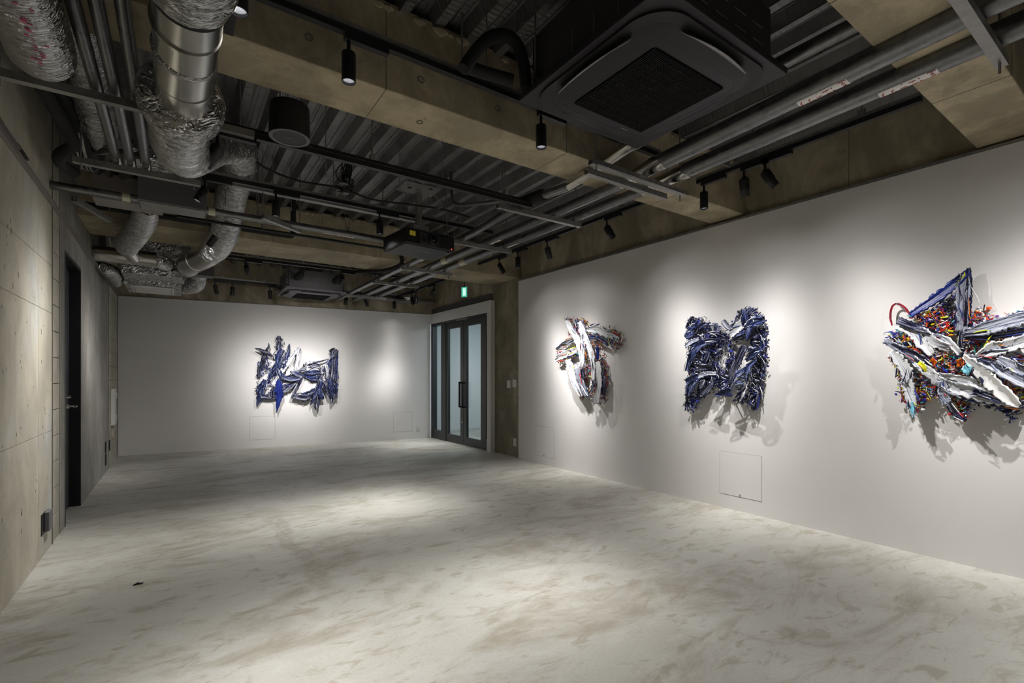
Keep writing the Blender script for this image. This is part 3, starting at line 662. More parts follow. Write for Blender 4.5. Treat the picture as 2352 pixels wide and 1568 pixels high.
# exit sign
t=thing('exit_sign',(3.9,7.0,2.66),'small green emergency exit sign hanging above the glass door','exit sign')
Mx=Matrix.Translation((3.9,7.0,0))@Matrix.Rotation(math.radians(-60),4,'Z')
MB().box(-.055,.055,-.012,.012,2.56,2.73,Mx).build('case',M['wplastic'],t,bevel=.003)
sg=MB().box(-.05,.05,-.0135,-.012,2.566,2.724,Mx).build('green_face',M['exitg'],t)
mb=MB()
mb.box(-.024,.030,-.0145,-.0136,2.585,2.705,Mx); mb.build('white_doorway',M['exitw'],sg)
mb=MB(); mb.lathe([(0.0001,0),(.009,0)],Mx@Matrix.Translation((0.002,-.0150,2.685))@Matrix.Rotation(PI/2,4,'X'),12)
for a,b in (((.0,2.67),(-.006,2.635)),((0,2.668),(.018,2.655)),((0,2.668),(-.02,2.655)),((-.006,2.637),(.016,2.618)),((.016,2.618),(.014,2.596)),((-.006,2.637),(-.018,2.61)),((-.018,2.61),(-.03,2.60))):
    mb.bar(Mx@Vector((a[0],-.0150,a[1])),Mx@Vector((b[0],-.0150,b[1])),.006,.001,up=(0.5,-.8,0))
mb.build('running_figure',M['exitg'],sg)
MB().cyl((3.9,7.0,2.73),(3.9,7.0,ZD+.05),.006,8).build('stem',M['black'],t)
# ---------------------------------------------------------------- projector
PX,PY,PZ=2.0,4.53,2.5; PR=Matrix.Translation((PX,PY,0))@Matrix.Rotation(math.radians(6),4,'Z')
t=thing('projector',(PX,PY,PZ),'black ceiling projector with lens, hanging from a steel pole','projector')
MB().box(-.275,.275,-.235,.235,PZ,PZ+.15,PR).build('housing',M['black'],t,bevel=.015)
MB().box(-.262,.262,-.222,.222,PZ-.004,PZ+.001,PR).build('bottom_plate',M['graph'],t,bevel=.004)
MB().box(-.13,.085,-.244,-.234,PZ+.02,PZ+.135,PR).build('lens_bay',M['graph'],t,bevel=.006)
lm=PR@Matrix.Translation((.015,-.242,PZ+.078))@Matrix.Rotation(PI/2,4,'X')
ln=MB().lathe([(.030,.03),(.048,.03),(.052,.024),(.052,0)],lm,32).build('lens_barrel',M['black'],t,smooth=True)
MB().lathe([(0.0001,.02),(.02,.018),(.032,.008)],lm,28).build('lens_element',M['lens'],ln,smooth=True)
lm2=PR@Matrix.Translation((-.085,-.242,PZ+.065))@Matrix.Rotation(PI/2,4,'X')
MB().lathe([(0.0001,.004),(.022,.004),(.026,0)],lm2,24).build('sensor_window',M['lens'],t,smooth=True)
MB().box(-.23,-.17,-.2375,-.2345,PZ+.08,PZ+.125,PR).build('warning_sticker',M['yellow'],t)
mb=MB()
for k in range(9): mb.box(.12+k*.015,.127+k*.015,-.238,-.2345,PZ+.03,PZ+.125,PR)
mb.build('vent_slats',M['grill'],t)
MB().box(.232,.240,-.2385,-.2345,PZ+.02,PZ+.028,PR).build('status_light',M['led'],t)
MB().box(-.04,.10,-.06,-.056,PZ-.0052,PZ-.0038,PR).build('bottom_marking',M['louver'],t)
mb=MB(); mb.lathe([(0,-.012),(.02,-.012),(.016,.0)],PR@Matrix.Translation((.22,-.19,PZ-.003)),16); mb.build('foot',M['strut'],t)
mt=thing('projector_mount',(1.95,4.42,2.7),'steel ceiling plate and pole carrying the projector','mount')
MB().box(1.73,2.09,4.20,4.46,3.046,3.052).build('ceiling_plate',M['mount'] if 'mount' in M else M['strut'],mt,bevel=.002)
MB().box(1.87,2.03,4.36,4.48,2.66,2.72).build('lower_bracket',M['strut'],mt,bevel=.003)
MB().box(1.76,2.24,4.32,4.62,2.652,2.66).build('spider_plate',M['galv'],mt)
MB().bar((1.95,4.42,2.70),(1.95,4.42,3.05),.05,.05).build('pole',M['strut'],mt,bevel=.006)
for sx,sy in ((1.76,4.23),(2.06,4.23),(1.76,4.43),(2.06,4.43)): MB().cyl((sx,sy,3.02),(sx,sy,ZD+.01),.005,6).build('hanger_rod',M['strut'],mt)
for sx,sy in ((1.82,4.33),(2.0,4.25)): MB().lathe([(0.0001,-.0015),(.018,-.0015),(.02,0)],Matrix.Translation((sx,sy,3.046)),16).build('cable_hole',M['dark'],mt)
def cable(name,label,pts,r,mat='blackrough',n=8,cat='cable'):
    t=thing(name,pts[0],label,cat); MB().tube(catmull(pts,8),r,n).build('cable_run',M[mat],t,smooth=True); return t
cable('black_cable','black cable loop on top of the projector mount plate',[(1.90,4.35,3.06),(1.88,4.38,3.12),(1.94,4.4,3.14),(2.0,4.38,3.11),(1.99,4.34,3.06)],.007)
cable('black_cable','long black cable sagging from the foil duct to the junction bundle and projector',[(.48,4.4,3.02),(.62,4.4,2.95),(.86,4.4,2.91),(1.19,4.4,2.925),(1.5,4.4,2.885),(1.86,4.36,2.90),(2.17,4.36,2.92),(2.49,4.36,2.90)],.009)
cable('white_cable','thin pale cable looping down from the projector plate',[(2.06,4.33,3.04),(2.14,4.33,2.98),(2.16,4.34,2.93),(2.10,4.36,2.915)],.005,'unitlight')
t=thing('junction_bundle',(1.24,4.4,2.9),'tangled bundle of wires and a small box hanging from the deck','wires')
rnd=random.Random(3); mb=MB()
for k in range(16):
    p=[(1.24+rnd.uniform(-.05,.05),4.4+rnd.uniform(-.04,.04),3.2)]+[(1.24+rnd.uniform(-.08,.08),4.4+rnd.uniform(-.05,.05),z) for z in (3.08,3.0,2.95,2.90)]
    mb.tube(catmull(p,4),.004,6)
o=mb.build('wire_tangle',M['blackrough'],t,smooth=True); o['kind']='stuff'
MB().lathe([(0,-.01),(.06,-.008),(.06,.0),(0,.005)],Matrix.Translation((1.22,4.4,2.96)),20).build('junction_lid',M['unitlight'],t)
MB().box(1.215,1.265,4.37,4.43,2.885,2.95).build('junction_box',M['galv'],t)
# lengthwise conduits
t=thing('conduit_pipe',(-.74,4.85,2.66),'galvanised conduit pipe running across through the grey box towards the projector','pipe')
MB().cyl((XL,4.85,2.66),(-.552,4.85,2.66),.030,16).build('pipe_run',M['galv'],t,smooth=True); MB().cyl((-.55,4.85,2.66),(-.25,4.85,2.66),.030,16).build('pipe_run',M['galv'],t,smooth=True); MB().cyl((.207,4.85,2.66),(2.3,4.85,2.66),.030,16).build('pipe_run',M['galv'],t,smooth=True)
for xx in (-.35,.22): MB().cyl((xx,4.85,2.66),(xx+.05,4.85,2.66),.034,16).build('pipe_band',M['cream'],t)
sticker(t,(1.15,4.85,2.66),(1.5,4.85,2.66),.031,.3,150+90,200+90,.7)
rods(t,[(.6,4.85,2.69),(1.4,4.85,2.69)])
t=thing('conduit_pipe',(.1,5.32,2.7),'thin black conduit running across behind the galvanised one','pipe')
MB().cyl((.0,5.32,2.70),(2.3,5.32,2.70),.014,10).build('pipe_run',M['black'],t,smooth=True); rods(t,[(.7,5.32,2.71),(1.5,5.32,2.71)])
t=thing('conduit_pipe',(.3,5.62,2.76),'black lagged pipe with an upturned end in front of the wide beam','pipe')
MB().tube(catmull([(-.7,5.62,2.76),(.5,5.62,2.76),(.95,5.62,2.76),(1.02,5.62,2.78),(1.03,5.62,2.86),(1.03,5.62,3.19)],6),.028,12).build('pipe_run',M['blackrough'],t,smooth=True)
t=thing('wire_duct',(.5,4.74,2.88),'flat pale metal wire duct behind the projector track','duct')
MB().box(.35,2.05,4.70,4.76,2.865,2.895).build('duct_channel',M['strut'],t,bevel=.003); rods(t,[(.7,4.73,2.895),(1.7,4.73,2.895)])
for (a,b,lab) in (((.61,4.65,2.615),(.96,4.92,2.615),'short angled steel brace left of the projector'),((-.66,5.05,2.62),(-.49,5.56,2.62),'short angled steel brace by the left wall')):
    t=thing('steel_brace',a,lab,'brace'); strutbar(MB(),a,b).build('strut',M['strut'],t)
    for q in (a,b): MB().cyl(q,(q[0],q[1],ZD+.01),.005,6).build('hanger_rod',M['strut'],t)
# black bundle curve at rear, from beam to pipes
cable('cable_bundle','grey cable bundle curving down around the wide beam to the rear pipes',[(2.35,6.0,2.95),(2.42,6.02,2.74),(2.35,6.35,2.70),(2.25,6.9,2.76),(2.2,7.3,2.84),(2.2,7.5,3.0)],.028,'blackrough',10)
# ---------------------------------------------------------------- left ceiling corner: struts, pipes, ducts
t=thing('strut_rail',(-.6,3.12,2.62),'grey steel strut rail carrying the three small pipes, nearest','strut')
strutbar(MB(),(-.70,3.12,2.605),(.36,3.085,2.600)).build('strut',M['strut'],t)
for xx in (-.66,.02): MB().cyl((xx,3.12,2.57),(xx,3.12,ZD+.01),.005,6).build('hanger_rod',M['strut'],t)
t=thing('strut_rail',(-.52,4.09,2.62),'grey steel strut rail under the ends of the three small pipes','strut')
strutbar(MB(),(-.54,4.09,2.605),(.14,4.09,2.605)).build('strut',M['strut'],t)
for xx in (-.50,.10): MB().cyl((xx,4.09,2.57),(xx,4.09,ZD+.01),.005,6).build('hanger_rod',M['strut'],t)
for i,(x,lab) in enumerate(((-.325,'left'),(-.252,'middle'),(-.170,'right'))):
    t=thing('conduit_pipe',(x,2,2.675),lab+' one of three parallel galvanised pipes at the upper left','pipe')
    MB().tube([(x,YB+.1,2.675),(x,4.02,2.675)],.027,20).build('pipe_run',M['galv'],t,smooth=True)
    MB().tube(catmull([(x,4.0,2.675),(x,4.12,2.675),(x,4.2,2.69),(x-.01,4.25,2.74),(x-.02,4.26,2.80)],5),.0295,20).build('elbow',M['duct'],t,smooth=True)
    MB().tube(catmull([(x-.02,4.26,2.80),(x-.12,4.5,2.86),(x-.18,4.7,2.86),(x-.19,5.9,2.84)],4),.025,16).build('upper_run',M['galv'],t,smooth=True)
def foiltube(pts,rs,parent,name='foil_duct',mat='foil',jit=.0028,n=28,ring=.012,seed=1,corr=0):
    R=random.Random(seed); P=catmull(pts,24)
    # resample evenly
    L=[0]
    for a,b in zip(P,P[1:]): L.append(L[-1]+(b-a).length)
    N=max(8,int(L[-1]/ring)); Q=[];rr=[];j=0
    for i in range(N+1):
        s=L[-1]*i/N
        while j<len(L)-2 and L[j+1]<s: j+=1
        f=(s-L[j])/max(1e-9,L[j+1]-L[j]); Q.append(P[j].lerp(P[j+1],f))
        u=(j+f)/24; k=min(int(u),len(rs)-2); rad=rs[k]+(rs[k+1]-rs[k])*(u-k)
        rr.append(rad+(corr if i%2 else 0)+R.uniform(-jit,jit))
    mb=MB(); mb.tube(Q,rr,n,True,jit*.4,R); return mb.build(name,M[mat],parent,smooth=True)
# foil duct A
t=thing('foil_duct',(-.42,2,2.5),'crinkled foil duct with pink tape marks at the top left corner','duct')
o=foiltube([(-.425,-2.5,2.52),(-.425,1.2,2.5),(-.42,2.30,2.49),(-.43,2.55,2.51),(-.47,2.74,2.61),(-.53,2.93,2.85),(-.53,2.96,3.15)],[.105]*7,t,seed=2,ring=.014)
o=foiltube([(-.59,-2.5,2.60),(-.59,1.2,2.60),(-.60,2.2,2.60),(-.61,2.38,2.62)],[.13,.13,.12,.10],t,name='foil_wrap',seed=3,ring=.03,jit=.003)
M['pink']=new_mat('pink_tape',(.55,.12,.20),.4,.5)
rnd=random.Random(5); mb=MB()
for k in range(46):
    y=1.25+rnd.random()*1.2; a=math.radians(268+rnd.gauss(14,6)); r=.1085
    p=Vector((-.422+math.cos(a)*r,y,2.49+math.sin(a)*r)); mb.box(p.x-.006,p.x+.006,y-.003,y+.003,p.z-.002,p.z+.001)
mb.build('tape_marks',M['pink'],t,kind='stuff')
# duct B behind pipes
t=thing('foil_duct',(-.4,3.5,2.95),'foil duct behind the three small pipes bending to the right','duct')
foiltube([(-.40,2.98,2.98),(-.40,3.6,2.95),(-.43,4.2,2.95),(-.42,4.55,2.95),(-.25,4.68,2.95),(.0,4.66,2.95),(.13,4.62,2.96)],[.105,.105,.11,.10,.095,.09,.08],t,seed=5)
# duct C
t=thing('spiral_duct',(.03,2.0,2.45),'shiny round steel duct joined to a foil duct, left of the downlights','duct')
mb=MB(); mb.tube([(.035,-2.5,2.45),(.035,1.45,2.45),(.03,2.0,2.45),(.02,2.57,2.45)],.100,40); mb.build('duct_run',M['duct'],t,smooth=True)
for yy,rr in ((1.98,.106),(2.16,.104),(2.34,.1025)): MB().cyl((.027,yy,2.45),(.027,yy+.012,2.45),rr,40).build('seam_ring',M['duct'],t,smooth=True)
foiltube([(.032,1.62,2.45),(.032,1.70,2.45),(.031,1.76,2.45),(.031,1.80,2.45)],[.125,.13,.125,.112],t,name='foil_collar',seed=31,jit=.006)
MB().cyl((.031,1.80,2.45),(.031,1.83,2.45),.11,40).build('insulation_ring',M['blackrough'],t,smooth=True)
foiltube([(.026,2.14,2.45),(.025,2.155,2.45),(.025,2.175,2.45)],[.1035,.105,.103],t,name='joint_tape',seed=7,ring=.006,jit=.002)
MB().cyl((.02,2.56,2.45),(.018,2.60,2.45),.128,40).build('insulation_ring',M['blackrough'],t,smooth=True)
foiltube([(.02,2.50,2.45),(.018,2.56,2.45),(.016,2.64,2.45),(.014,2.70,2.45)],[.152,.160,.150,.118],t,name='foil_collar',seed=8,jit=.008)
mb=MB(); mb.tube(catmull([(.02,1.85,2.45),(-.06,1.7,2.47),(-.14,1.52,2.52),(-.2,1.3,2.60)],6),.075,32); mb.build('branch_duct',M['duct'],t,smooth=True)
foiltube([(.014,2.68,2.45),(.01,2.90,2.44),(.03,3.15,2.46),(.08,3.45,2.58),(.22,3.85,2.82),(.38,4.22,3.0),(.43,4.6,3.03),(.42,5.0,2.96),(.41,5.35,2.84),(.395,5.7,2.70),(.36,6.0,2.635),(.31,6.22,2.61)],[.118,.125,.125,.12,.12,.125,.13,.13,.13,.13,.128,.125],t,seed=9,ring=.013)
mb=MB(); mb.tube(catmull([(.32,6.2,2.61),(.27,6.42,2.60),(.19,6.68,2.595),(.13,6.86,2.59)],6),.122,36); mb.build('duct_sleeve',M['duct'],t,smooth=True)
MB().cyl((.20,6.66,2.596),(.185,6.70,2.595),.131,36).build('seam_ring',M['duct'],t,smooth=True)
foiltube([(.15,6.80,2.59),(.12,6.98,2.58),(.10,7.15,2.57)],[.11,.118,.10],t,name='foil_collar',seed=11)
# grey fan box
t=thing('fan_box',(-.02,4.83,2.62),'grey sheet metal fan box at the left, crossed by the conduit','fan box')
MB().box(-.248,.205,4.705,4.955,2.62,2.868).build('casing',M['unitgrey'],t,bevel=.004)
MB().box(-.235,.192,4.72,4.94,2.612,2.62).build('bottom_lid',M['strut'],t)
for xx in (-.2,.16): MB().cyl((xx,4.83,2.86),(xx,4.83,ZD+.01),.005,6).build('hanger_rod',M['strut'],t)
t=thing('service_box',(-.33,5.1,2.66),'pale grey flat box left of the grey fan box','box')
MB().box(-.545,-.10,4.975,5.205,2.655,2.86).build('casing',M['unitlight'],t,bevel=.004)
for xx in (-.5,-.15): MB().cyl((xx,5.1,2.86),(xx,5.1,ZD+.01),.005,6).build('hanger_rod',M['strut'],t)
# black lagging left corner
for pts,r,lab in (([(-.66,2.95,2.86),(-.62,3.5,2.84),(-.57,4.0,2.80),(-.55,4.2,2.76),(-.63,4.32,2.72),(-.66,4.5,2.72),(-.62,4.78,2.76)],.036,'thick black lagged pipe kinking along the left wall'),
                  ([(-.60,3.0,2.95),(-.56,3.9,2.92),(-.53,4.5,2.86),(-.56,4.8,2.84)],.034,'second black lagged pipe behind the kinked one')):
    t=thing('lagged_pipe',pts[0],lab,'pipe'); MB().tube(catmull(pts,6),r,14).build('pipe_run',M['blackrough'],t,smooth=True); MB().cyl(pts[1],(pts[1][0],pts[1][1],ZD+.01),.004,6).build('hanger_rod',M['strut'],t)
rnd=random.Random(8)
for k in range(3):
    dx=.022*k
    cable('grey_cable','thin grey cable of the small bunch beside the black lagging',[(-.58+dx,3.9,3.15),(-.57+dx,4.15,2.95),(-.55+dx+rnd.uniform(-.01,.01),4.35,2.78),(-.55+dx,4.6,2.74),(-.52+dx,4.70,2.80)],.006,'strut')['group']='bunch of grey cables by the left wall'
# AHU
t=thing('air_handler',(-.2,7.6,2.4),'foil wrapped air handling unit above the far left corner','air handler')
def crinkle(mb_pts,name,seed,amp=.008,nx=18,ny=10):
    pass
def foilbox(x0,x1,y0,y1,z0,z1,name,seed):
    R=random.Random(seed); mb=MB()
    def face(o,u,v,nu,nv):
        o=Vector(o);u=Vector(u);v=Vector(v);n=u.cross(v).normalized(); vs=[]
        for i in range(nu+1):
            for j in range(nv+1):
                e=(i in(0,nu)) or (j in(0,nv)); q=o+u*(i/nu)+v*(j/nv)
                h=0 if e else R.uniform(-.009,.006)
                for (pu,pv) in pins:
                    dd=math.hypot((i/nu-pu)*u.length,(j/nv-pv)*v.length); h-=.012*math.exp(-dd*dd/.0012)
                vs.append(q+n*h)
        mb.add(vs,[(i*(nv+1)+j,(i+1)*(nv+1)+j,(i+1)*(nv+1)+j+1,i*(nv+1)+j+1) for i in range(nu) for j in range(nv)])
    pins=[(.2,.3),(.5,.3),(.8,.3)]
    nx=int((x1-x0)/.03)+2; ny=int((y1-y0)/.03)+2; nz=int((z1-z0)/.03)+2
    face((x0,y0,z0),(x1-x0,0,0),(0,0,z1-z0),nx,nz); face((x1,y0,z0),(0,y1-y0,0),(0,0,z1-z0),ny,nz); face((x0,y1,z0),(0,y0-y1,0),(0,0,z1-z0),ny,nz)
    face((x0,y1,z0),(x1-x0,0,0),(0,y0-y1,0),nx,ny); face((x1,y1,z0),(x0-x1,0,0),(0,0,z1-z0),nx,nz); face((x0,y0,z1),(x1-x0,0,0),(0,y1-y0,0),nx,ny)
    return mb.build(name,M['foil'],t)
foilbox(-.53,.08,7.18,7.66,2.46,2.96,'foil_casing',1)
foilbox(-.54,.05,7.66,8.45,2.41,2.90,'foil_plenum',2)
MB().box(.055,.10,7.16,7.20,2.44,2.96).build('corner_angle',M['strut'],t); 
gr=MB().box(-.48,-.03,7.74,8.30,2.392,2.408).build('return_grille',M['wplastic'],t,bevel=.003)
for xx in (-.455,-.06): MB().box(xx,xx+.005,7.80,8.24,2.3905,2.3925).build('grille_slot',M['groove'],gr)
for xx,yy in ((-.5,7.3),(.05,7.3),(-.5,8.3),(.0,8.3)): MB().cyl((xx,yy,2.9),(xx,yy,ZD+.01),.006,6).build('hanger_rod',M['strut'],t)
t=thing('round_duct',(-.5,7.0,2.6),'ribbed round steel duct in front of the foil wrapped air handler','duct')
MB().tube([(XL,7.02,2.615),(-.20,7.02,2.615)],.085,28).build('duct_run',M['duct'],t,smooth=True)
for xx in (-.62,-.47,-.34,-.30,-.205): MB().cyl((xx,7.02,2.615),(xx+.012,7.02,2.615),.090,28).build('seam_ring',M['duct'],t,smooth=True)
foiltube([(-.20,7.02,2.60),(-.15,7.04,2.60),(-.10,7.12,2.60)],[.075,.08,.085],t,name='foil_collar',seed=13)
t=thing('foil_duct',(-.25,5.7,2.72),'short foil duct dropping from the grey boxes to the ribbed round duct','duct')
foiltube([(-.22,5.32,2.75),(-.25,5.6,2.70),(-.33,5.95,2.64),(-.41,6.3,2.62),(-.43,6.5,2.62)],[.09,.105,.11,.11,.10],t,seed=14)
mb=MB(); Q=catmull([(-.425,6.45,2.62),(-.43,6.6,2.62),(-.42,6.8,2.615),(-.40,6.98,2.61)],7); mb.tube(Q,[.070 if k%2 else .064 for k in range(len(Q))],24); mb.build('corrugated_neck',M['duct'],t)
t=thing('foil_duct',(-.6,7.5,2.5),'foil wrapped lump of duct in the far left corner','duct')
foiltube([(-.70,7.25,2.50),(-.65,7.4,2.50),(-.63,7.8,2.50),(-.66,8.2,2.50)],[.05,.08,.085,.07],t,seed=15)
t=thing('foil_duct',(.2,8.0,2.5),'foil duct elbow right of the air handler grille','duct')
foiltube([(.04,8.1,2.50),(.14,8.05,2.50),(.22,7.95,2.54),(.24,7.85,2.64),(.22,7.6,2.68)],[.10,.11,.11,.105,.10],t,seed=16)
t=thing('damper_box',(.22,7.55,2.6),'grey damper box beside the foil wrapped air handler','box')
MB().box(.11,.40,7.42,7.62,2.56,2.74).build('casing',M['unitgrey'],t,bevel=.004)
MB().cyl((.25,7.5,2.74),(.25,7.5,ZD+.01),.005,6).build('hanger_rod',M['strut'],t)
# loose rods hanging from the deck
rnd=random.Random(21)
rp_=[(.35,4.9),(.62,5.15),(.9,5.0),(1.55,3.9),(1.75,3.5),(2.3,3.9),(2.6,4.9),(1.3,5.5),(2.0,5.6),(.35,3.7),(.9,3.7),(2.9,5.3),(1.05,5.75)]
mbs=None
for (x,y) in rp_:
    z=rnd.uniform(2.72,2.9)
    t=MB().cyl((x,y,z),(x,y,ZD+.07),.004,6).cyl((x,y,z+.01),(x,y,z+.02),.008,6).build('threaded_rod',M['strut'])
    tag(t,'thin bare threaded rod hanging free from the deck between the nearest and the wide beam','rod','bare threaded rods hanging from the deck')

# scrap on the floor
t=thing('dark_scrap',(-.19,3.67,0),'tiny dark scrap lying on the concrete floor at the left','scrap')
MB().tube([(-.215,3.665,.004),(-.195,3.67,.008),(-.18,3.672,.004),(-.165,3.668,.006)],[.003,.006,.005,.002],6).build('twig',M['blackrough'],t)
MB().tube([(-.195,3.67,.005),(-.19,3.69,.009)],[.004,.002],6).build('twig',M['blackrough'],t)
ART={}
ART[1]=dict(S=[('K',0.047,[(1.956,1.491,2.008,1.492),(1.951,1.365,2.013,1.361),(1.943,1.238,1.989,1.231)]),('K',0.049,[(2.039,1.71,2.101,1.698),(2.008,1.559,2.08,1.543),(1.988,1.405,2.038,1.392)]),('K',0.051,[(2.263,1.976,2.311,1.977),(2.253,1.864,2.317,1.862),(2.242,1.747,2.306,1.742)]),('B',0.053,[(2.682,1.272,2.7,1.317),(2.811,1.181,2.841,1.286),(2.943,1.161,2.959,1.257)]),('B',0.055,[(2.218,1.481,2.292,1.437),(2.148,1.351,2.234,1.306),(2.099,1.178,2.157,1.15)]),('K',0.058,[(2.557,1.17,2.581,1.129),(2.403,1.109,2.472,1.0),(2.329,1.018,2.374,0.95)]),('K',0.06,[(2.951,1.277,3.019,1.264),(2.917,1.083,2.984,1.065),(2.878,0.938,2.932,0.917)]),('B',0.062,[(2.035,1.209,2.095,1.189),(1.979,1.051,2.068,1.02),(1.943,0.911,2.021,0.881),(1.933,0.754,1.948,0.748)]),('B',0.064,[(1.998,1.138,2.049,1.097),(1.941,1.058,2.002,1.014),(1.923,0.992,1.969,0.965)]),('K',0.066,[(2.001,0.878,2.004,0.937),(2.08,0.866,2.092,0.934),(2.174,0.841,2.187,0.885)]),('K',0.068,[(2.186,1.083,2.239,1.079),(2.17,0.977,2.244,0.972),(2.175,0.859,2.228,0.855)]),('B',0.07,[(2.297,1.768,2.383,1.722),(2.241,1.639,2.333,1.611),(2.233,1.483,2.308,1.482),(2.244,1.314,2.319,1.32)]),('B',0.072,[(2.452,1.839,2.465,1.837),(2.408,1.695,2.466,1.68),(2.359,1.57,2.429,1.541),(2.315,1.424,2.365,1.401)]),('W',0.074,[(2.598,1.797,2.626,1.779),(2.486,1.638,2.54,1.597),(2.37,1.488,2.44,1.433),(2.296,1.334,2.341,1.301)]),('B',0.076,[(2.609,1.785,2.648,1.744),(2.471,1.624,2.512,1.586),(2.334,1.415,2.368,1.386)]),('W',0.078,[(2.591,1.773,2.64,1.767),(2.568,1.574,2.617,1.567),(2.535,1.377,2.589,1.367)]),('B',0.081,[(2.219,1.499,2.248,1.513),(2.257,1.351,2.316,1.378),(2.299,1.247,2.349,1.269)]),('B',0.083,[(2.321,1.217,2.326,1.252),(2.466,1.162,2.472,1.258),(2.645,1.192,2.645,1.228)]),('B',0.085,[(2.467,1.336,2.471,1.347),(2.557,1.266,2.578,1.334),(2.672,1.244,2.683,1.284)]),('S',0.087,[(2.537,1.321,2.532,1.338),(2.719,1.353,2.703,1.417),(2.873,1.417,2.864,1.452)]),('W',0.089,[(2.741,1.361,2.748,1.446),(2.854,1.356,2.86,1.429),(2.957,1.35,2.961,1.423)]),('B',0.091,[(2.723,1.294,2.721,1.343),(2.847,1.282,2.844,1.368),(2.978,1.295,2.975,1.368)]),('K',0.093,[(2.773,1.41,2.76,1.469),(2.87,1.429,2.866,1.502),(2.956,1.43,2.962,1.478)]),('K',0.095,[(2.846,1.5,2.844,1.527),(2.972,1.516,2.968,1.539),(3.116,1.573,3.112,1.585)]),('K',0.097,[(2.677,1.276,2.699,1.264),(2.584,1.087,2.615,1.069),(2.476,0.873,2.505,0.855)]),('K',0.099,[(2.495,0.882,2.507,0.94),(2.616,0.832,2.628,0.927),(2.756,0.818,2.732,0.924),(2.835,0.91,2.809,0.95)]),('B',0.102,[(2.662,0.892,2.647,0.95),(2.79,0.921,2.764,0.989),(2.901,1.005,2.878,1.048)]),('N',0.104,[(2.259,1.199,2.313,1.199),(2.228,1.057,2.345,1.057),(2.233,0.898,2.344,0.886),(2.251,0.628,2.257,0.627)]),('B',0.106,[(3.167,1.678,3.233,1.656),(3.111,1.536,3.196,1.499),(3.053,1.385,3.115,1.353)]),('K',0.108,[(3.206,1.79,3.288,1.743),(3.154,1.705,3.246,1.652),(3.133,1.603,3.173,1.58)]),('B',0.11,[(3.237,1.668,3.284,1.667),(3.223,1.457,3.282,1.456),(3.217,1.209,3.276,1.208)]),('K',0.112,[(3.141,1.497,3.234,1.489),(3.118,1.347,3.234,1.342),(3.124,1.197,3.229,1.196)]),('W',0.114,[(3.046,1.462,3.097,1.472),(3.074,1.317,3.115,1.322),(3.077,1.221,3.117,1.222)]),('B',0.116,[(3.1,1.207,3.181,1.211),(3.094,1.071,3.199,1.076),(3.118,0.985,3.187,0.989)]),('K',0.118,[(3.234,1.209,3.269,1.209),(3.228,1.024,3.275,1.021),(3.21,0.865,3.257,0.859)]),('K',0.12,[(2.99,1.14,3.014,1.156),(3.071,0.962,3.116,0.989),(3.144,0.824,3.194,0.854)]),('B',0.122,[(3.244,1.132,3.293,1.111),(3.196,1.014,3.247,0.983),(3.135,0.932,3.18,0.894)]),('K',0.125,[(3.134,0.923,3.204,0.927),(3.14,0.844,3.209,0.834),(3.146,0.761,3.157,0.757)]),('B',0.127,[(2.95,1.177,3.018,1.169),(2.933,1.002,3.001,1.002),(2.951,0.837,3.03,0.848)]),('K',0.129,[(2.843,0.924,2.909,0.937),(2.848,0.802,2.949,0.814),(2.893,0.649,2.927,0.651)]),('B',0.131,[(2.925,1.092,2.986,1.059),(2.869,0.973,2.928,0.935),(2.812,0.86,2.85,0.832)]),('K',0.133,[(1.915,1.737,1.917,1.743),(2.006,1.682,2.021,1.726),(2.106,1.634,2.129,1.687),(2.204,1.599,2.208,1.608)]),('K',0.135,[(2.12,1.835,2.125,1.836),(2.117,1.786,2.139,1.779),(2.072,1.709,2.099,1.692)])],T=[('b',70,[(1.961,1.503),(2.17,1.505),(2.181,1.388),(2.117,1.34),(1.982,1.211),(1.941,1.234)]),('b',90,[(1.93,1.176),(2.128,1.175),(2.233,1.104),(2.212,0.856),(1.982,0.826),(1.941,0.967)]),('b',80,[(2.244,1.554),(2.383,1.556),(2.405,1.15),(2.255,1.092)]),('b',80,[(2.679,1.512),(2.985,1.492),(3.019,1.147),(2.691,1.197)]),('b',170,[(2.962,1.467),(3.264,1.52),(3.264,0.859),(3.077,0.949),(2.905,0.67),(2.848,0.721),(2.962,1.025)]),('b',70,[(2.34,1.294),(2.646,1.318),(2.624,1.149),(2.351,0.972)]),('b',35,[(2.244,1.968),(2.319,1.971),(2.394,1.83),(2.297,1.721),(2.255,1.743)])])
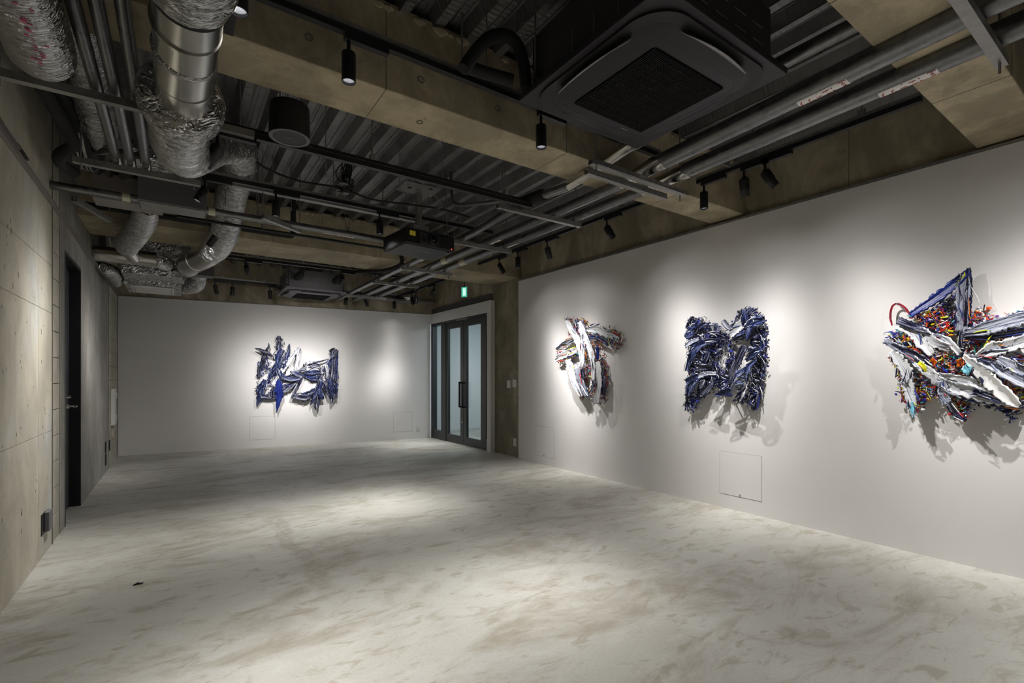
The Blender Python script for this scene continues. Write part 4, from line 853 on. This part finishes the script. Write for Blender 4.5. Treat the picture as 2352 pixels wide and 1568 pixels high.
ART[2]=dict(S=[('S',0.045,[(5.047,1.601,5.079,1.631),(4.865,1.651,4.921,1.725),(4.66,1.706,4.685,1.753)]),('W',0.051,[(5.049,1.458,5.079,1.489),(4.843,1.506,4.901,1.589),(4.581,1.576,4.61,1.632)]),('W',0.056,[(4.466,1.815,4.466,1.871),(4.31,1.781,4.279,1.877),(4.145,1.723,4.091,1.8),(3.955,1.656,3.922,1.7)]),('K',0.061,[(4.354,1.855,4.353,1.868),(4.215,1.837,4.209,1.854),(4.069,1.776,4.059,1.792)]),('B',0.067,[(4.456,1.733,4.454,1.762),(4.29,1.712,4.277,1.751),(4.188,1.666,4.151,1.7),(4.106,1.613,4.084,1.627)]),('W',0.072,[(4.831,1.468,4.745,1.482),(4.799,1.323,4.66,1.35),(4.71,1.134,4.577,1.17),(4.577,0.991,4.513,1.012)]),('S',0.077,[(4.657,1.358,4.589,1.37),(4.613,1.219,4.521,1.24),(4.482,0.993,4.406,1.016)]),('K',0.083,[(4.154,1.367,4.117,1.365),(4.179,1.214,4.117,1.212),(4.182,1.032,4.126,1.033)]),('K',0.088,[(4.538,1.352,4.476,1.354),(4.535,1.276,4.466,1.279),(4.514,1.219,4.473,1.222)]),('W',0.093,[(4.253,1.429,4.196,1.432),(4.244,1.285,4.168,1.285),(4.263,1.124,4.174,1.12),(4.279,0.921,4.222,0.919)]),('N',0.098,[(4.251,1.609,4.219,1.608),(4.254,1.541,4.21,1.539),(4.266,1.47,4.216,1.465)]),('K',0.104,[(4.621,1.981,4.567,1.988),(4.59,1.887,4.514,1.903),(4.513,1.795,4.454,1.813)]),('W',0.109,[(4.816,1.977,4.763,1.99),(4.737,1.849,4.668,1.869),(4.647,1.734,4.558,1.758),(4.552,1.583,4.472,1.595),(4.522,1.456,4.447,1.455),(4.525,1.364,4.485,1.36)]),('W',0.114,[(4.513,1.814,4.472,1.813),(4.513,1.7,4.445,1.7),(4.499,1.586,4.431,1.587)]),('W',0.12,[(4.563,1.934,4.507,1.946),(4.501,1.823,4.432,1.837),(4.437,1.687,4.362,1.702),(4.361,1.536,4.279,1.549),(4.323,1.412,4.252,1.415),(4.297,1.202,4.252,1.204)]),('K',0.125,[(4.301,1.197,4.25,1.191),(4.326,1.099,4.277,1.087),(4.378,1.032,4.356,1.022)])],T=[('m',60,[(4.891,2.041),(4.786,2.031),(4.67,1.888),(4.656,1.771),(4.801,1.801),(4.876,1.975)]),('m',50,[(4.728,1.913),(4.558,1.879),(4.558,1.755),(4.628,1.759)]),('m',240,[(4.656,2.013),(4.558,1.993),(4.368,1.863),(4.041,1.844),(3.865,1.708),(3.877,1.631),(3.993,1.549),(4.089,1.625),(4.163,1.719),(4.395,1.772),(4.516,1.78)]),('m',110,[(5.077,1.596),(4.586,1.594),(4.572,1.536),(4.772,1.484),(5.061,1.452)]),('m',90,[(4.558,1.755),(4.163,1.692),(4.213,1.613),(4.368,1.621),(4.503,1.552)]),('m',220,[(4.395,1.548),(4.213,1.531),(4.126,1.348),(4.139,0.942),(4.29,0.89),(4.303,1.212)]),('m',160,[(4.656,1.403),(4.516,1.401),(4.503,1.211),(4.475,1.088),(4.368,1.193),(4.342,1.073),(4.448,0.966),(4.6,0.98)]),('m',90,[(4.516,1.572),(4.382,1.566),(4.355,1.258),(4.421,1.23),(4.503,1.438)]),('m',60,[(4.891,1.508),(4.786,1.485),(4.586,1.0),(4.642,1.017),(4.801,1.357)])])
ART[3]=dict(S=[('K',0.042,[(2.958,1.859,2.912,1.827),(2.999,1.816,2.944,1.78),(3.034,1.747,3.002,1.727)]),('K',0.045,[(2.257,1.782,2.236,1.78),(2.256,1.568,2.234,1.567),(2.253,1.411,2.233,1.411)]),('K',0.047,[(2.555,1.535,2.523,1.53),(2.575,1.454,2.527,1.446),(2.599,1.347,2.535,1.344),(2.595,1.237,2.523,1.242)]),('K',0.049,[(2.349,1.214,2.269,1.209),(2.36,1.107,2.273,1.1),(2.357,0.96,2.32,0.956)]),('K',0.051,[(3.025,1.069,2.925,1.053),(3.035,0.989,2.952,0.985),(3.026,0.908,2.961,0.912)]),('K',0.054,[(3.002,1.363,2.981,1.407),(2.888,1.307,2.875,1.378),(2.733,1.317,2.733,1.364)]),('K',0.056,[(2.796,1.64,2.787,1.686),(2.705,1.611,2.689,1.67),(2.587,1.585,2.576,1.62)]),('K',0.058,[(2.35,1.566,2.376,1.611),(2.289,1.58,2.334,1.648),(2.257,1.616,2.293,1.664)]),('K',0.061,[(2.373,1.489,2.32,1.512),(2.312,1.375,2.264,1.391),(2.288,1.279,2.246,1.287)]),('B',0.063,[(3.006,1.631,3.039,1.662),(2.924,1.669,2.991,1.729),(2.855,1.754,2.895,1.79)]),('S',0.065,[(3.007,1.539,3.035,1.574),(2.942,1.572,2.969,1.616),(2.866,1.606,2.881,1.636)]),('B',0.068,[(2.858,1.71,2.886,1.753),(2.816,1.734,2.839,1.77),(2.783,1.754,2.802,1.782)]),('K',0.07,[(2.843,1.511,2.81,1.535),(2.795,1.454,2.736,1.462),(2.816,1.404,2.784,1.389)]),('B',0.072,[(2.684,1.619,2.674,1.581),(2.811,1.61,2.786,1.55),(2.912,1.568,2.853,1.515),(2.979,1.464,2.913,1.433),(3.027,1.316,3.005,1.308)]),('B',0.074,[(3.001,1.177,3.028,1.219),(2.917,1.214,2.944,1.264),(2.851,1.244,2.866,1.281)]),('S',0.077,[(2.857,1.229,2.875,1.273),(2.774,1.259,2.782,1.298),(2.675,1.268,2.676,1.295)]),('B',0.079,[(2.888,1.258,2.841,1.221),(2.981,1.177,2.911,1.14),(3.023,1.061,2.971,1.044)]),('W',0.081,[(2.878,1.216,2.848,1.199),(2.917,1.171,2.881,1.148),(2.942,1.124,2.928,1.114)]),('S',0.084,[(2.801,1.223,2.781,1.209),(2.848,1.19,2.804,1.163),(2.86,1.14,2.845,1.132)]),('K',0.086,[(2.719,1.248,2.672,1.231),(2.754,1.176,2.704,1.148),(2.843,1.086,2.789,1.047)]),('S',0.088,[(2.615,1.766,2.582,1.786),(2.581,1.715,2.543,1.739),(2.54,1.681,2.521,1.693)]),('K',0.091,[(2.448,1.847,2.407,1.862),(2.431,1.815,2.379,1.801),(2.457,1.79,2.429,1.761)]),('W',0.093,[(2.515,1.61,2.548,1.645),(2.429,1.656,2.485,1.721),(2.358,1.71,2.405,1.771)]),('B',0.095,[(2.457,1.609,2.47,1.636),(2.407,1.621,2.428,1.662),(2.362,1.64,2.382,1.68)]),('B',0.097,[(2.405,1.857,2.338,1.852),(2.405,1.779,2.33,1.77),(2.397,1.7,2.352,1.692)]),('K',0.1,[(2.309,1.867,2.283,1.839),(2.347,1.839,2.318,1.804),(2.369,1.812,2.355,1.794)]),('B',0.102,[(2.224,1.773,2.208,1.725),(2.303,1.765,2.272,1.698),(2.378,1.708,2.359,1.675)]),('B',0.104,[(2.362,1.57,2.372,1.574),(2.324,1.626,2.366,1.645),(2.306,1.676,2.34,1.692)]),('K',0.107,[(2.398,1.54,2.349,1.518),(2.454,1.42,2.398,1.395),(2.517,1.295,2.459,1.273),(2.542,1.186,2.497,1.175)]),('B',0.109,[(2.238,1.518,2.215,1.482),(2.309,1.484,2.273,1.438),(2.375,1.406,2.354,1.384)]),('B',0.111,[(2.441,1.244,2.467,1.28),(2.391,1.267,2.426,1.315),(2.348,1.312,2.371,1.341)]),('S',0.114,[(2.471,1.138,2.497,1.165),(2.401,1.178,2.443,1.229),(2.345,1.23,2.371,1.265)]),('B',0.116,[(2.283,1.407,2.263,1.385),(2.357,1.353,2.312,1.328),(2.368,1.256,2.338,1.253),(2.356,1.19,2.35,1.19)]),('B',0.118,[(2.67,1.075,2.671,1.081),(2.579,1.071,2.589,1.13),(2.494,1.063,2.499,1.151)]),('S',0.12,[(2.498,1.145,2.484,1.187),(2.417,1.131,2.419,1.16),(2.36,1.166,2.371,1.185)]),('K',0.123,[(2.371,1.158,2.343,1.135),(2.433,1.095,2.401,1.065),(2.481,1.03,2.475,1.023)]),('W',0.125,[(2.365,1.159,2.345,1.149),(2.399,1.101,2.371,1.09),(2.407,1.054,2.393,1.05)])],T=[('b',420,[(3.025,1.843),(2.851,1.837),(2.806,1.782),(2.678,1.754),(2.612,1.65),(2.563,1.609),(2.645,1.484),(2.695,1.394),(2.877,1.382),(3.025,1.435)]),('b',380,[(3.025,1.402),(2.695,1.409),(2.645,1.316),(2.579,1.308),(2.695,1.209),(2.729,1.138),(2.833,1.05),(2.932,0.91),(3.015,0.913)]),('b',620,[(2.579,1.708),(2.476,1.833),(2.422,1.878),(2.31,1.865),(2.303,1.8),(2.238,1.786),(2.224,1.636),(2.231,1.41),(2.253,1.212),(2.303,0.96),(2.347,0.951),(2.377,1.036),(2.384,1.211),(2.347,1.428),(2.377,1.589),(2.547,1.593)]),('b',170,[(2.579,1.534),(2.523,1.539),(2.531,1.322),(2.5,1.21),(2.531,1.135),(2.661,1.132),(2.695,1.201),(2.579,1.285)]),('b',70,[(2.515,1.031),(2.4,1.138),(2.392,1.021),(2.461,1.011)])])
ART[4]=dict(S=[('R',0.043,[(1.308,1.623,1.314,1.622),(1.317,1.689,1.327,1.69),(1.307,1.755,1.315,1.762),(1.279,1.768,1.279,1.78),(1.242,1.742,1.236,1.75),(1.217,1.7,1.209,1.706),(1.2,1.667,1.194,1.671)]),('W',0.045,[(0.876,1.668,0.849,1.69),(0.86,1.62,0.822,1.645),(0.842,1.577,0.808,1.597)]),('N',0.048,[(1.19,1.667,1.207,1.702),(1.079,1.734,1.105,1.785),(0.981,1.808,1.012,1.863),(0.888,1.92,0.907,1.951)]),('K',0.051,[(0.905,1.959,0.889,1.956),(0.905,1.847,0.883,1.844),(0.911,1.722,0.883,1.717),(0.914,1.588,0.891,1.585)]),('S',0.054,[(0.935,1.924,0.886,1.906),(0.952,1.82,0.891,1.805),(0.952,1.704,0.891,1.696),(0.95,1.554,0.899,1.548)]),('K',0.056,[(0.949,1.559,0.915,1.558),(0.949,1.469,0.91,1.469),(0.933,1.386,0.919,1.386)]),('W',0.059,[(1.17,1.58,1.157,1.606),(1.129,1.526,1.098,1.573),(1.079,1.455,1.051,1.513),(0.988,1.42,0.977,1.462)]),('W',0.062,[(1.286,1.596,1.273,1.641),(1.215,1.554,1.187,1.606),(1.161,1.471,1.115,1.521),(1.088,1.387,1.065,1.411)]),('K',0.065,[(1.273,1.632,1.259,1.676),(1.194,1.588,1.181,1.632),(1.118,1.555,1.107,1.59),(1.033,1.506,1.023,1.534)]),('W',0.067,[(1.062,1.516,1.052,1.543),(1.003,1.469,0.982,1.504),(0.946,1.389,0.925,1.413)]),('S',0.07,[(1.351,1.498,1.339,1.527),(1.266,1.433,1.248,1.475),(1.181,1.368,1.153,1.42),(1.072,1.267,1.053,1.297)]),('K',0.073,[(1.321,1.474,1.313,1.497),(1.218,1.41,1.204,1.445),(1.095,1.317,1.077,1.357)]),('W',0.076,[(1.317,1.416,1.287,1.447),(1.276,1.334,1.222,1.379),(1.247,1.263,1.18,1.288),(1.242,1.18,1.172,1.195),(1.219,1.098,1.163,1.118),(1.187,1.025,1.163,1.034)]),('C',0.078,[(1.212,1.061,1.181,1.075),(1.196,1.016,1.171,1.025),(1.179,0.965,1.173,0.967)]),('W',0.081,[(1.189,1.361,1.164,1.396),(1.124,1.274,1.093,1.322),(1.026,1.172,0.999,1.239),(0.918,1.123,0.902,1.202),(0.784,1.081,0.768,1.164),(0.659,1.065,0.654,1.092)]),('S',0.084,[(1.047,1.216,1.0,1.226),(1.04,1.141,0.99,1.163),(1.004,1.067,0.973,1.087)]),('K',0.087,[(0.999,1.058,0.976,1.082),(0.965,0.995,0.942,1.028),(0.906,0.96,0.9,0.973)]),('W',0.089,[(1.036,1.244,1.031,1.274),(0.958,1.207,0.948,1.266),(0.86,1.18,0.847,1.235),(0.763,1.139,0.755,1.165)]),('K',0.092,[(0.867,1.142,0.861,1.17),(0.778,1.102,0.77,1.144),(0.653,1.069,0.647,1.103)]),('S',0.095,[(0.909,1.507,0.916,1.544),(0.813,1.509,0.828,1.587),(0.715,1.541,0.731,1.624),(0.595,1.572,0.609,1.652)]),('K',0.098,[(0.911,1.492,0.913,1.529),(0.824,1.49,0.826,1.533),(0.721,1.49,0.724,1.533),(0.6,1.513,0.603,1.547)]),('K',0.1,[(0.85,1.368,0.853,1.397),(0.769,1.369,0.776,1.418),(0.683,1.405,0.692,1.445),(0.596,1.449,0.606,1.488)]),('W',0.103,[(0.841,1.362,0.85,1.388),(0.762,1.382,0.782,1.463),(0.69,1.402,0.703,1.477),(0.593,1.439,0.608,1.512)]),('S',0.106,[(0.753,1.338,0.74,1.376),(0.693,1.279,0.67,1.348),(0.612,1.221,0.589,1.295)]),('S',0.109,[(0.88,1.362,0.873,1.39),(0.807,1.308,0.787,1.366),(0.707,1.227,0.684,1.289),(0.609,1.163,0.591,1.218)]),('P',0.111,[(0.914,1.376,0.903,1.392),(0.87,1.281,0.829,1.338),(0.809,1.188,0.763,1.257),(0.719,1.086,0.682,1.152),(0.657,1.061,0.646,1.084)]),('K',0.114,[(0.659,1.059,0.663,1.099),(0.624,1.068,0.631,1.107),(0.597,1.093,0.601,1.112)]),('O',0.117,[(0.943,1.356,0.917,1.369),(0.938,1.339,0.908,1.341),(0.938,1.317,0.916,1.311)]),('Y',0.12,[(1.14,1.336,1.129,1.354),(1.12,1.312,1.1,1.33),(1.104,1.28,1.092,1.285)]),('C',0.122,[(0.916,1.301,0.886,1.334),(0.907,1.284,0.867,1.307),(0.893,1.265,0.877,1.267)]),('O',0.125,[(1.075,1.356,1.058,1.377),(1.063,1.343,1.04,1.351),(1.063,1.327,1.052,1.322)])],T=[('m',300,[(1.202,1.676),(1.114,1.706),(1.029,1.727),(0.994,1.67),(0.942,1.664),(0.94,1.537),(1.029,1.528),(1.138,1.599)]),('m',220,[(1.334,1.574),(1.228,1.582),(1.138,1.496),(1.114,1.4),(1.215,1.42),(1.321,1.491)]),('m',240,[(1.126,1.424),(0.937,1.379),(0.881,1.318),(0.833,1.215),(1.029,1.244),(1.089,1.267)]),('m',90,[(1.321,1.408),(1.26,1.373),(1.234,1.066),(1.247,1.065),(1.287,1.309)]),('m',160,[(1.182,1.291),(1.059,1.174),(1.065,1.128),(1.151,1.054),(1.176,0.965),(1.189,1.052)]),('m',140,[(0.994,1.175),(0.948,1.154),(0.903,1.051),(0.914,0.961),(0.959,0.987),(0.977,1.062)]),('b',150,[(0.914,1.11),(0.655,1.084),(0.689,1.027),(0.704,0.976),(0.734,1.052),(0.86,1.075)]),('m',220,[(0.887,1.614),(0.86,1.707),(0.79,1.619),(0.704,1.639),(0.607,1.677),(0.607,1.615),(0.833,1.543),(0.887,1.54)]),('m',130,[(0.926,1.491),(0.704,1.484),(0.78,1.431),(0.87,1.406)]),('m',200,[(0.806,1.295),(0.607,1.162),(0.607,1.087),(0.704,1.146)]),('m',80,[(0.765,1.337),(0.607,1.409),(0.607,1.375),(0.729,1.329)]),('b',60,[(1.089,1.735),(0.942,1.822),(0.937,1.664),(1.006,1.656)]),('m',40,[(1.065,1.151),(1.017,1.075),(0.994,1.069),(1.029,1.144)])])
# ---------------------------------------------------------------- relief paintings
def strokemat(name, stops, su=1.0, sv=56, rough=.3):
    m=new_mat(name,(.5,.5,.5),rough,0,.28)
    tc=nd(m,'ShaderNodeUVMap'); mp=nd(m,'ShaderNodeMapping'); mp.inputs['Scale'].default_value=(su,sv,1); lk(m,tc.outputs[0],mp.inputs[0])
    a=noise(m,mp.outputs[0],1.0,5,.62,.25)
    mp2=nd(m,'ShaderNodeMapping'); mp2.inputs['Scale'].default_value=(su*1.1,sv*.14,1); lk(m,tc.outputs[0],mp2.inputs[0])
    b=noise(m,mp2.outputs[0],1.3,3,.5,.3)
    ad=nd(m,'ShaderNodeMath',operation='MULTIPLY_ADD'); lk(m,a,ad.inputs[0]); ad.inputs[1].default_value=.55
    ml=nd(m,'ShaderNodeMath',operation='MULTIPLY'); lk(m,b,ml.inputs[0]); ml.inputs[1].default_value=.45; lk(m,ml.outputs[0],ad.inputs[2])
    lk(m,ramp(m,ad.outputs[0],stops),bsdf(m).inputs['Base Color']); bump(m,a,.002,.3); return m
K0=(.006,.006,.012)
PAL={
 'W':strokemat('paint_white_streaked',[(.385,K0),(.42,(.05,.07,.16)),(.45,(.48,.53,.62)),(.48,(.74,.75,.77)),(.512,(.78,.78,.78)),(.522,(.06,.07,.12)),(.532,(.74,.75,.77)),(.575,(.80,.80,.79)),(.61,(.25,.30,.42)),(.635,(.76,.76,.76))]),
 'P':strokemat('paint_pure_white',[(.34,(.4,.45,.5)),(.42,(.72,.72,.71)),(.6,(.80,.79,.77))]),
 'S':strokemat('paint_silver_streaked',[(.42,K0),(.46,(.02,.025,.07)),(.485,(.16,.19,.28)),(.515,(.62,.64,.70)),(.54,(.08,.10,.19)),(.575,(.68,.70,.74)),(.60,(.04,.05,.10))]),
 'B':strokemat('paint_blue_streaked',[(.445,(.003,.003,.008)),(.485,(.006,.009,.045)),(.525,(.014,.024,.12)),(.555,(.05,.09,.27)),(.575,(.62,.66,.76)),(.588,(.008,.014,.07)),(.645,(.03,.06,.22))]),
 'N':strokemat('paint_cobalt',[(.40,(.004,.006,.04)),(.49,(.008,.016,.15)),(.58,(.02,.045,.24)),(.66,(.10,.16,.40))]),
 'K':strokemat('paint_black_streaked',[(.42,(.004,.004,.007)),(.50,(.008,.009,.03)),(.545,(.025,.03,.11)),(.57,(.60,.62,.68)),(.59,(.01,.01,.025)),(.64,(.5,.52,.6))]),
 'O':strokemat('paint_orange',[(.3,(.5,.04,.01)),(.5,(.85,.16,.01)),(.7,(.9,.35,.02))]),
 'Y':strokemat('paint_yellow',[(.3,(.4,.4,.02)),(.5,(.75,.8,.03)),(.7,(.8,.75,.1))]),
 'C':strokemat('paint_turquoise',[(.36,(.03,.08,.12)),(.48,(.15,.45,.60)),(.6,(.3,.7,.8))]),
 'R':strokemat('paint_crimson',[(.3,(.15,.01,.02)),(.5,(.32,.02,.04)),(.65,(.5,.08,.1))]),
}
tm=new_mat('paint_tangle',(.5,.5,.5),.3,0,.35); at_=nd(tm,'ShaderNodeVertexColor'); at_.layer_name='Col'; lk(tm,at_.outputs[0],bsdf(tm).inputs['Base Color'])
MULTI=[((.50,.02,.02),4),((.75,.10,.01),3),((.62,.70,.02),3),((.02,.03,.30),5),((.01,.01,.02),7),((.80,.80,.80),6),((.05,.40,.42),2),((.18,.06,.28),2),((.30,.03,.05),3),((.35,.40,.55),3),((.15,.45,.65),1),((.65,.30,.03),2)]
BLUE=[((.005,.005,.009),9),((.010,.014,.09),6),((.03,.04,.38),3),((.62,.65,.74),3),((.08,.11,.30),3),((.85,.87,.9),2)]
def pick(R,pal):
    t=R.uniform(0,sum(w for _,w in pal))
    for c,w in pal:
        t-=w
        if t<=0: return c
    return pal[0][0]
def inside(p,poly):
    x,y=p; c=False; n=len(poly)
    for i in range(n):
        x1,y1=poly[i]; x2,y2=poly[i-1]
        if (y1>y)!=(y2>y) and x<(x2-x1)*(y-y1)/(y2-y1)+x1: c=not c
    return c
def stroke(par,pal,d,e,W2,R,idx):
    """curved strip of thick paint: e = edge pairs in wall coordinates, d = distance off the wall"""
    Lp=catmull([(q[0],q[1],0) for q in e],9); Rp=catmull([(q[2],q[3],0) for q in e],9)
    n=len(Lp); m=11; vs=[];uv=[]
    ph=R.uniform(0,50); ln=0; rid=[R.uniform(-1,1) for _ in range(m)]
    tw=R.uniform(-.010,.010); j0=R.uniform(.002,.005)
    for i in range(n):
        if i: ln+=((Lp[i]+Rp[i])/2-(Lp[i-1]+Rp[i-1])/2).length
        u=i/(n-1); w=(Rp[i]-Lp[i]).length
        for j in range(m):
            v=j/(m-1); ee=.0
            if j in (0,m-1): ee=R.gauss(0,.09)
            q=Lp[i].lerp(Rp[i],min(1.15,max(-.15,v+ee)))
            if i in (0,n-1): q=q+(Lp[min(i+1,n-1)]-Lp[i-1 if i else 0])*R.uniform(-.6,.9)*(1 if i else -1)
            lift=(2*v-1)**2*.010*min(1,w/.05)+tw*(2*v-1)*min(1,w/.05)+rid[j]*.0014+.012*math.sin(u*3.1+ph)*.6
            vs.append((q.x,q.y,d+lift)); uv.append((ln*5+ph,v*min(1.0,w/.09)+ph))
    fs=[(i*m+j,(i+1)*m+j,(i+1)*m+j+1,i*m+j+1) for i in range(n-1) for j in range(m-1)]
    pts=[W2(a,b,c) for a,b,c in vs]
    o=MB().add(pts,fs).build('paint_stroke',PAL[pal],par,smooth=True)
    ul=o.data.uv_layers.new(name='UVMap')
    for poly in o.data.polygons:
        for li in poly.loop_indices: ul.data[li].uv=uv[o.data.loops[li].vertex_index]
    s=o.modifiers.new('thick','SOLIDIFY'); s.thickness=.009 if pal!='R' else .005; s.offset=0
    return o
def tangle(par,kind,num,poly,W2,R,dens=1.0,d0=.012,d1=.062):
    pal=MULTI if kind=='m' else BLUE; xs=[p[0] for p in poly]; ys=[p[1] for p in poly]
    mb=MB(); cols=[]; cnt=int(num*dens); tries=0
    while cnt>0 and tries<20000:
        tries+=1; p=(R.uniform(min(xs),max(xs)),R.uniform(min(ys),max(ys)))
        if not inside(p,poly): continue
        cnt-=1; c=pick(R,pal); r=R.choice([.0012,.0018,.0025,.0035,.005]); a=R.uniform(0,2*PI); st=R.uniform(.008,.026); d=R.uniform(d0,d1)
        path=[]
        for k in range(R.choice([3,4,5])):
            if path and (path[-1]-W2(p[0],p[1],d)).length<.002: a+=1.5
            path.append(W2(p[0],p[1],d)+Vector((0,0,R.uniform(-.001,.001)))); a+=R.gauss(0,.65); p2=(p[0]+math.cos(a)*st,p[1]+math.sin(a)*st); p=p2 if (k==0 or inside(p2,poly) or R.random()<.12) else p; d=min(d1,max(d0,d+R.gauss(0,.009)))
        v0=len(mb.v); mb.tube(path,[r*R.uniform(.4,1.3) for _ in path],5); cols+=[c]*(len(mb.v)-v0)
        if R.random()<.22: # flat flake
            f=R.uniform(.006,.016); v0=len(mb.v); an=R.uniform(0,PI); q=[]
            for k in range(5):
                b=an+k*2*PI/5; q.append(W2(p[0]+math.cos(b)*f*R.uniform(.5,1.3),p[1]+math.sin(b)*f*R.uniform(.4,1),d+R.uniform(-.006,.006)))
            ce=W2(p[0],p[1],d+.006); be=W2(p[0],p[1],d-.006); mb.add(q+[ce,be],[(k,(k+1)%5,5) for k in range(5)]+[((k+1)%5,k,6) for k in range(5)]); cols+=[pick(R,pal)]*(len(mb.v)-v0)
    o=mb.build('paint_tangle',tm,par,smooth=False,kind='stuff')
    ca=o.data.color_attributes.new('Col','FLOAT_COLOR','POINT')
    ca.data.foreach_set('color',[x for c in cols for x in (*c,1)])
    return o
def w_right(a,z,d): return Vector((XR-d,a,z))
def w_back(s,z,d): return bw(s,z,d)
def relief(k,label,W2,seed,mirror=None,dens=1.0):
    A=ART[k]; R=random.Random(seed); e0=A['S'][0][2][0]
    c=[sum(q[0] for s in A['S'] for q in s[2])/sum(len(s[2]) for s in A['S']),1.4]
    t=thing('relief_painting',W2(c[0],c[1],.0),label,'artwork')
    for kind,num,poly in A['T']:
        tangle(t,kind,num,poly,W2,R,dens)
    for i,(pal,d,e) in enumerate(A['S']): stroke(t,pal,d,e,W2,R,i)
    # thin shards and ragged edges torn along the strokes
    mb=MB(); cols=[]; pl=[((.005,.005,.008),9),((.012,.016,.07),5),((.03,.05,.26),3),((.74,.75,.77),3),((.30,.35,.5),2)]+([((.5,.03,.02),2),((.62,.68,.03),1),((.7,.2,.02),1)] if k in (2,4) else [])
    for (pal,d,e) in A['S']:
        nn=R.randint(9,15) if pal not in 'NPR' else 3
        Lp=catmull([(q[0],q[1],0) for q in e],8); Rp=catmull([(q[2],q[3],0) for q in e],8); n=len(Lp)
        for _ in range(nn):
            i0=R.randint(0,max(0,n-6)); ln=R.randint(4,9); v=R.choice([R.gauss(0,.07),R.gauss(1,.07),R.random()]); dv=R.gauss(0,.05); dd=d+R.uniform(-.012,.016)
            w=min(.014,(Rp[n//2]-Lp[n//2]).length*R.uniform(.05,.16)); pth=[]; rr=[]
            for j in range(ln):
                i=min(n-1,i0+j); q=Lp[i].lerp(Rp[i],v+dv*j)
                if j==ln-1: q=q+Vector((R.gauss(0,.008),R.gauss(0,.008),0))
                if i0+j<=n-1: pth.append(W2(q.x,q.y,dd)); rr.append(w*math.sin(PI*(j+.4)/(ln+.2))*.5+.0006)
            if len(pth)<2: continue
            v0=len(mb.v); mb.tube(pth,rr,4); cols+=[pick(R,pl)]*(len(mb.v)-v0)
    o=mb.build('paint_shards',tm,t,kind='stuff'); ca=o.data.color_attributes.new('Col','FLOAT_COLOR','POINT'); ca.data.foreach_set('color',[x for c_ in cols for x in (*c_,1)])
    # stand-off pegs to the wall
    mb=MB()
    for s in A['S'][::3]:
        q=s[2][len(s[2])//2]; a=(q[0]+q[2])/2; z=(q[1]+q[3])/2
        mb.cyl(W2(a,z,.001),W2(a,z,s[1]),.006,6)
    mb.build('wall_pegs',M['strut'],t)
    if mirror is not None:
        for kind,num,poly in A['T'][:4]+A['T'][5:8]:
            tangle(t,kind,int(num*.6),[(2*mirror-a,z) for a,z in poly],W2,R)
        for i,(pal,d,e) in enumerate(A['S'][1:]):
            if i%3==0: continue
            stroke(t,pal,d,[(2*mirror-q[0],q[1],2*mirror-q[2],q[3]) for q in e],W2,R,i)
    return t
relief(1,'jagged blue, black and white paint relief alone on the back wall',w_back,11,dens=2.2)
relief(2,'small white and multicoloured cross shaped paint relief, nearest the column',w_right,12,dens=1.9)
relief(3,'squarish dark blue and white paint relief, middle one on the right wall',w_right,13,dens=2.0)
relief(4,'largest multicoloured paint relief with a blue peak, cut by the right photo edge',w_right,14,mirror=.52,dens=1.6)
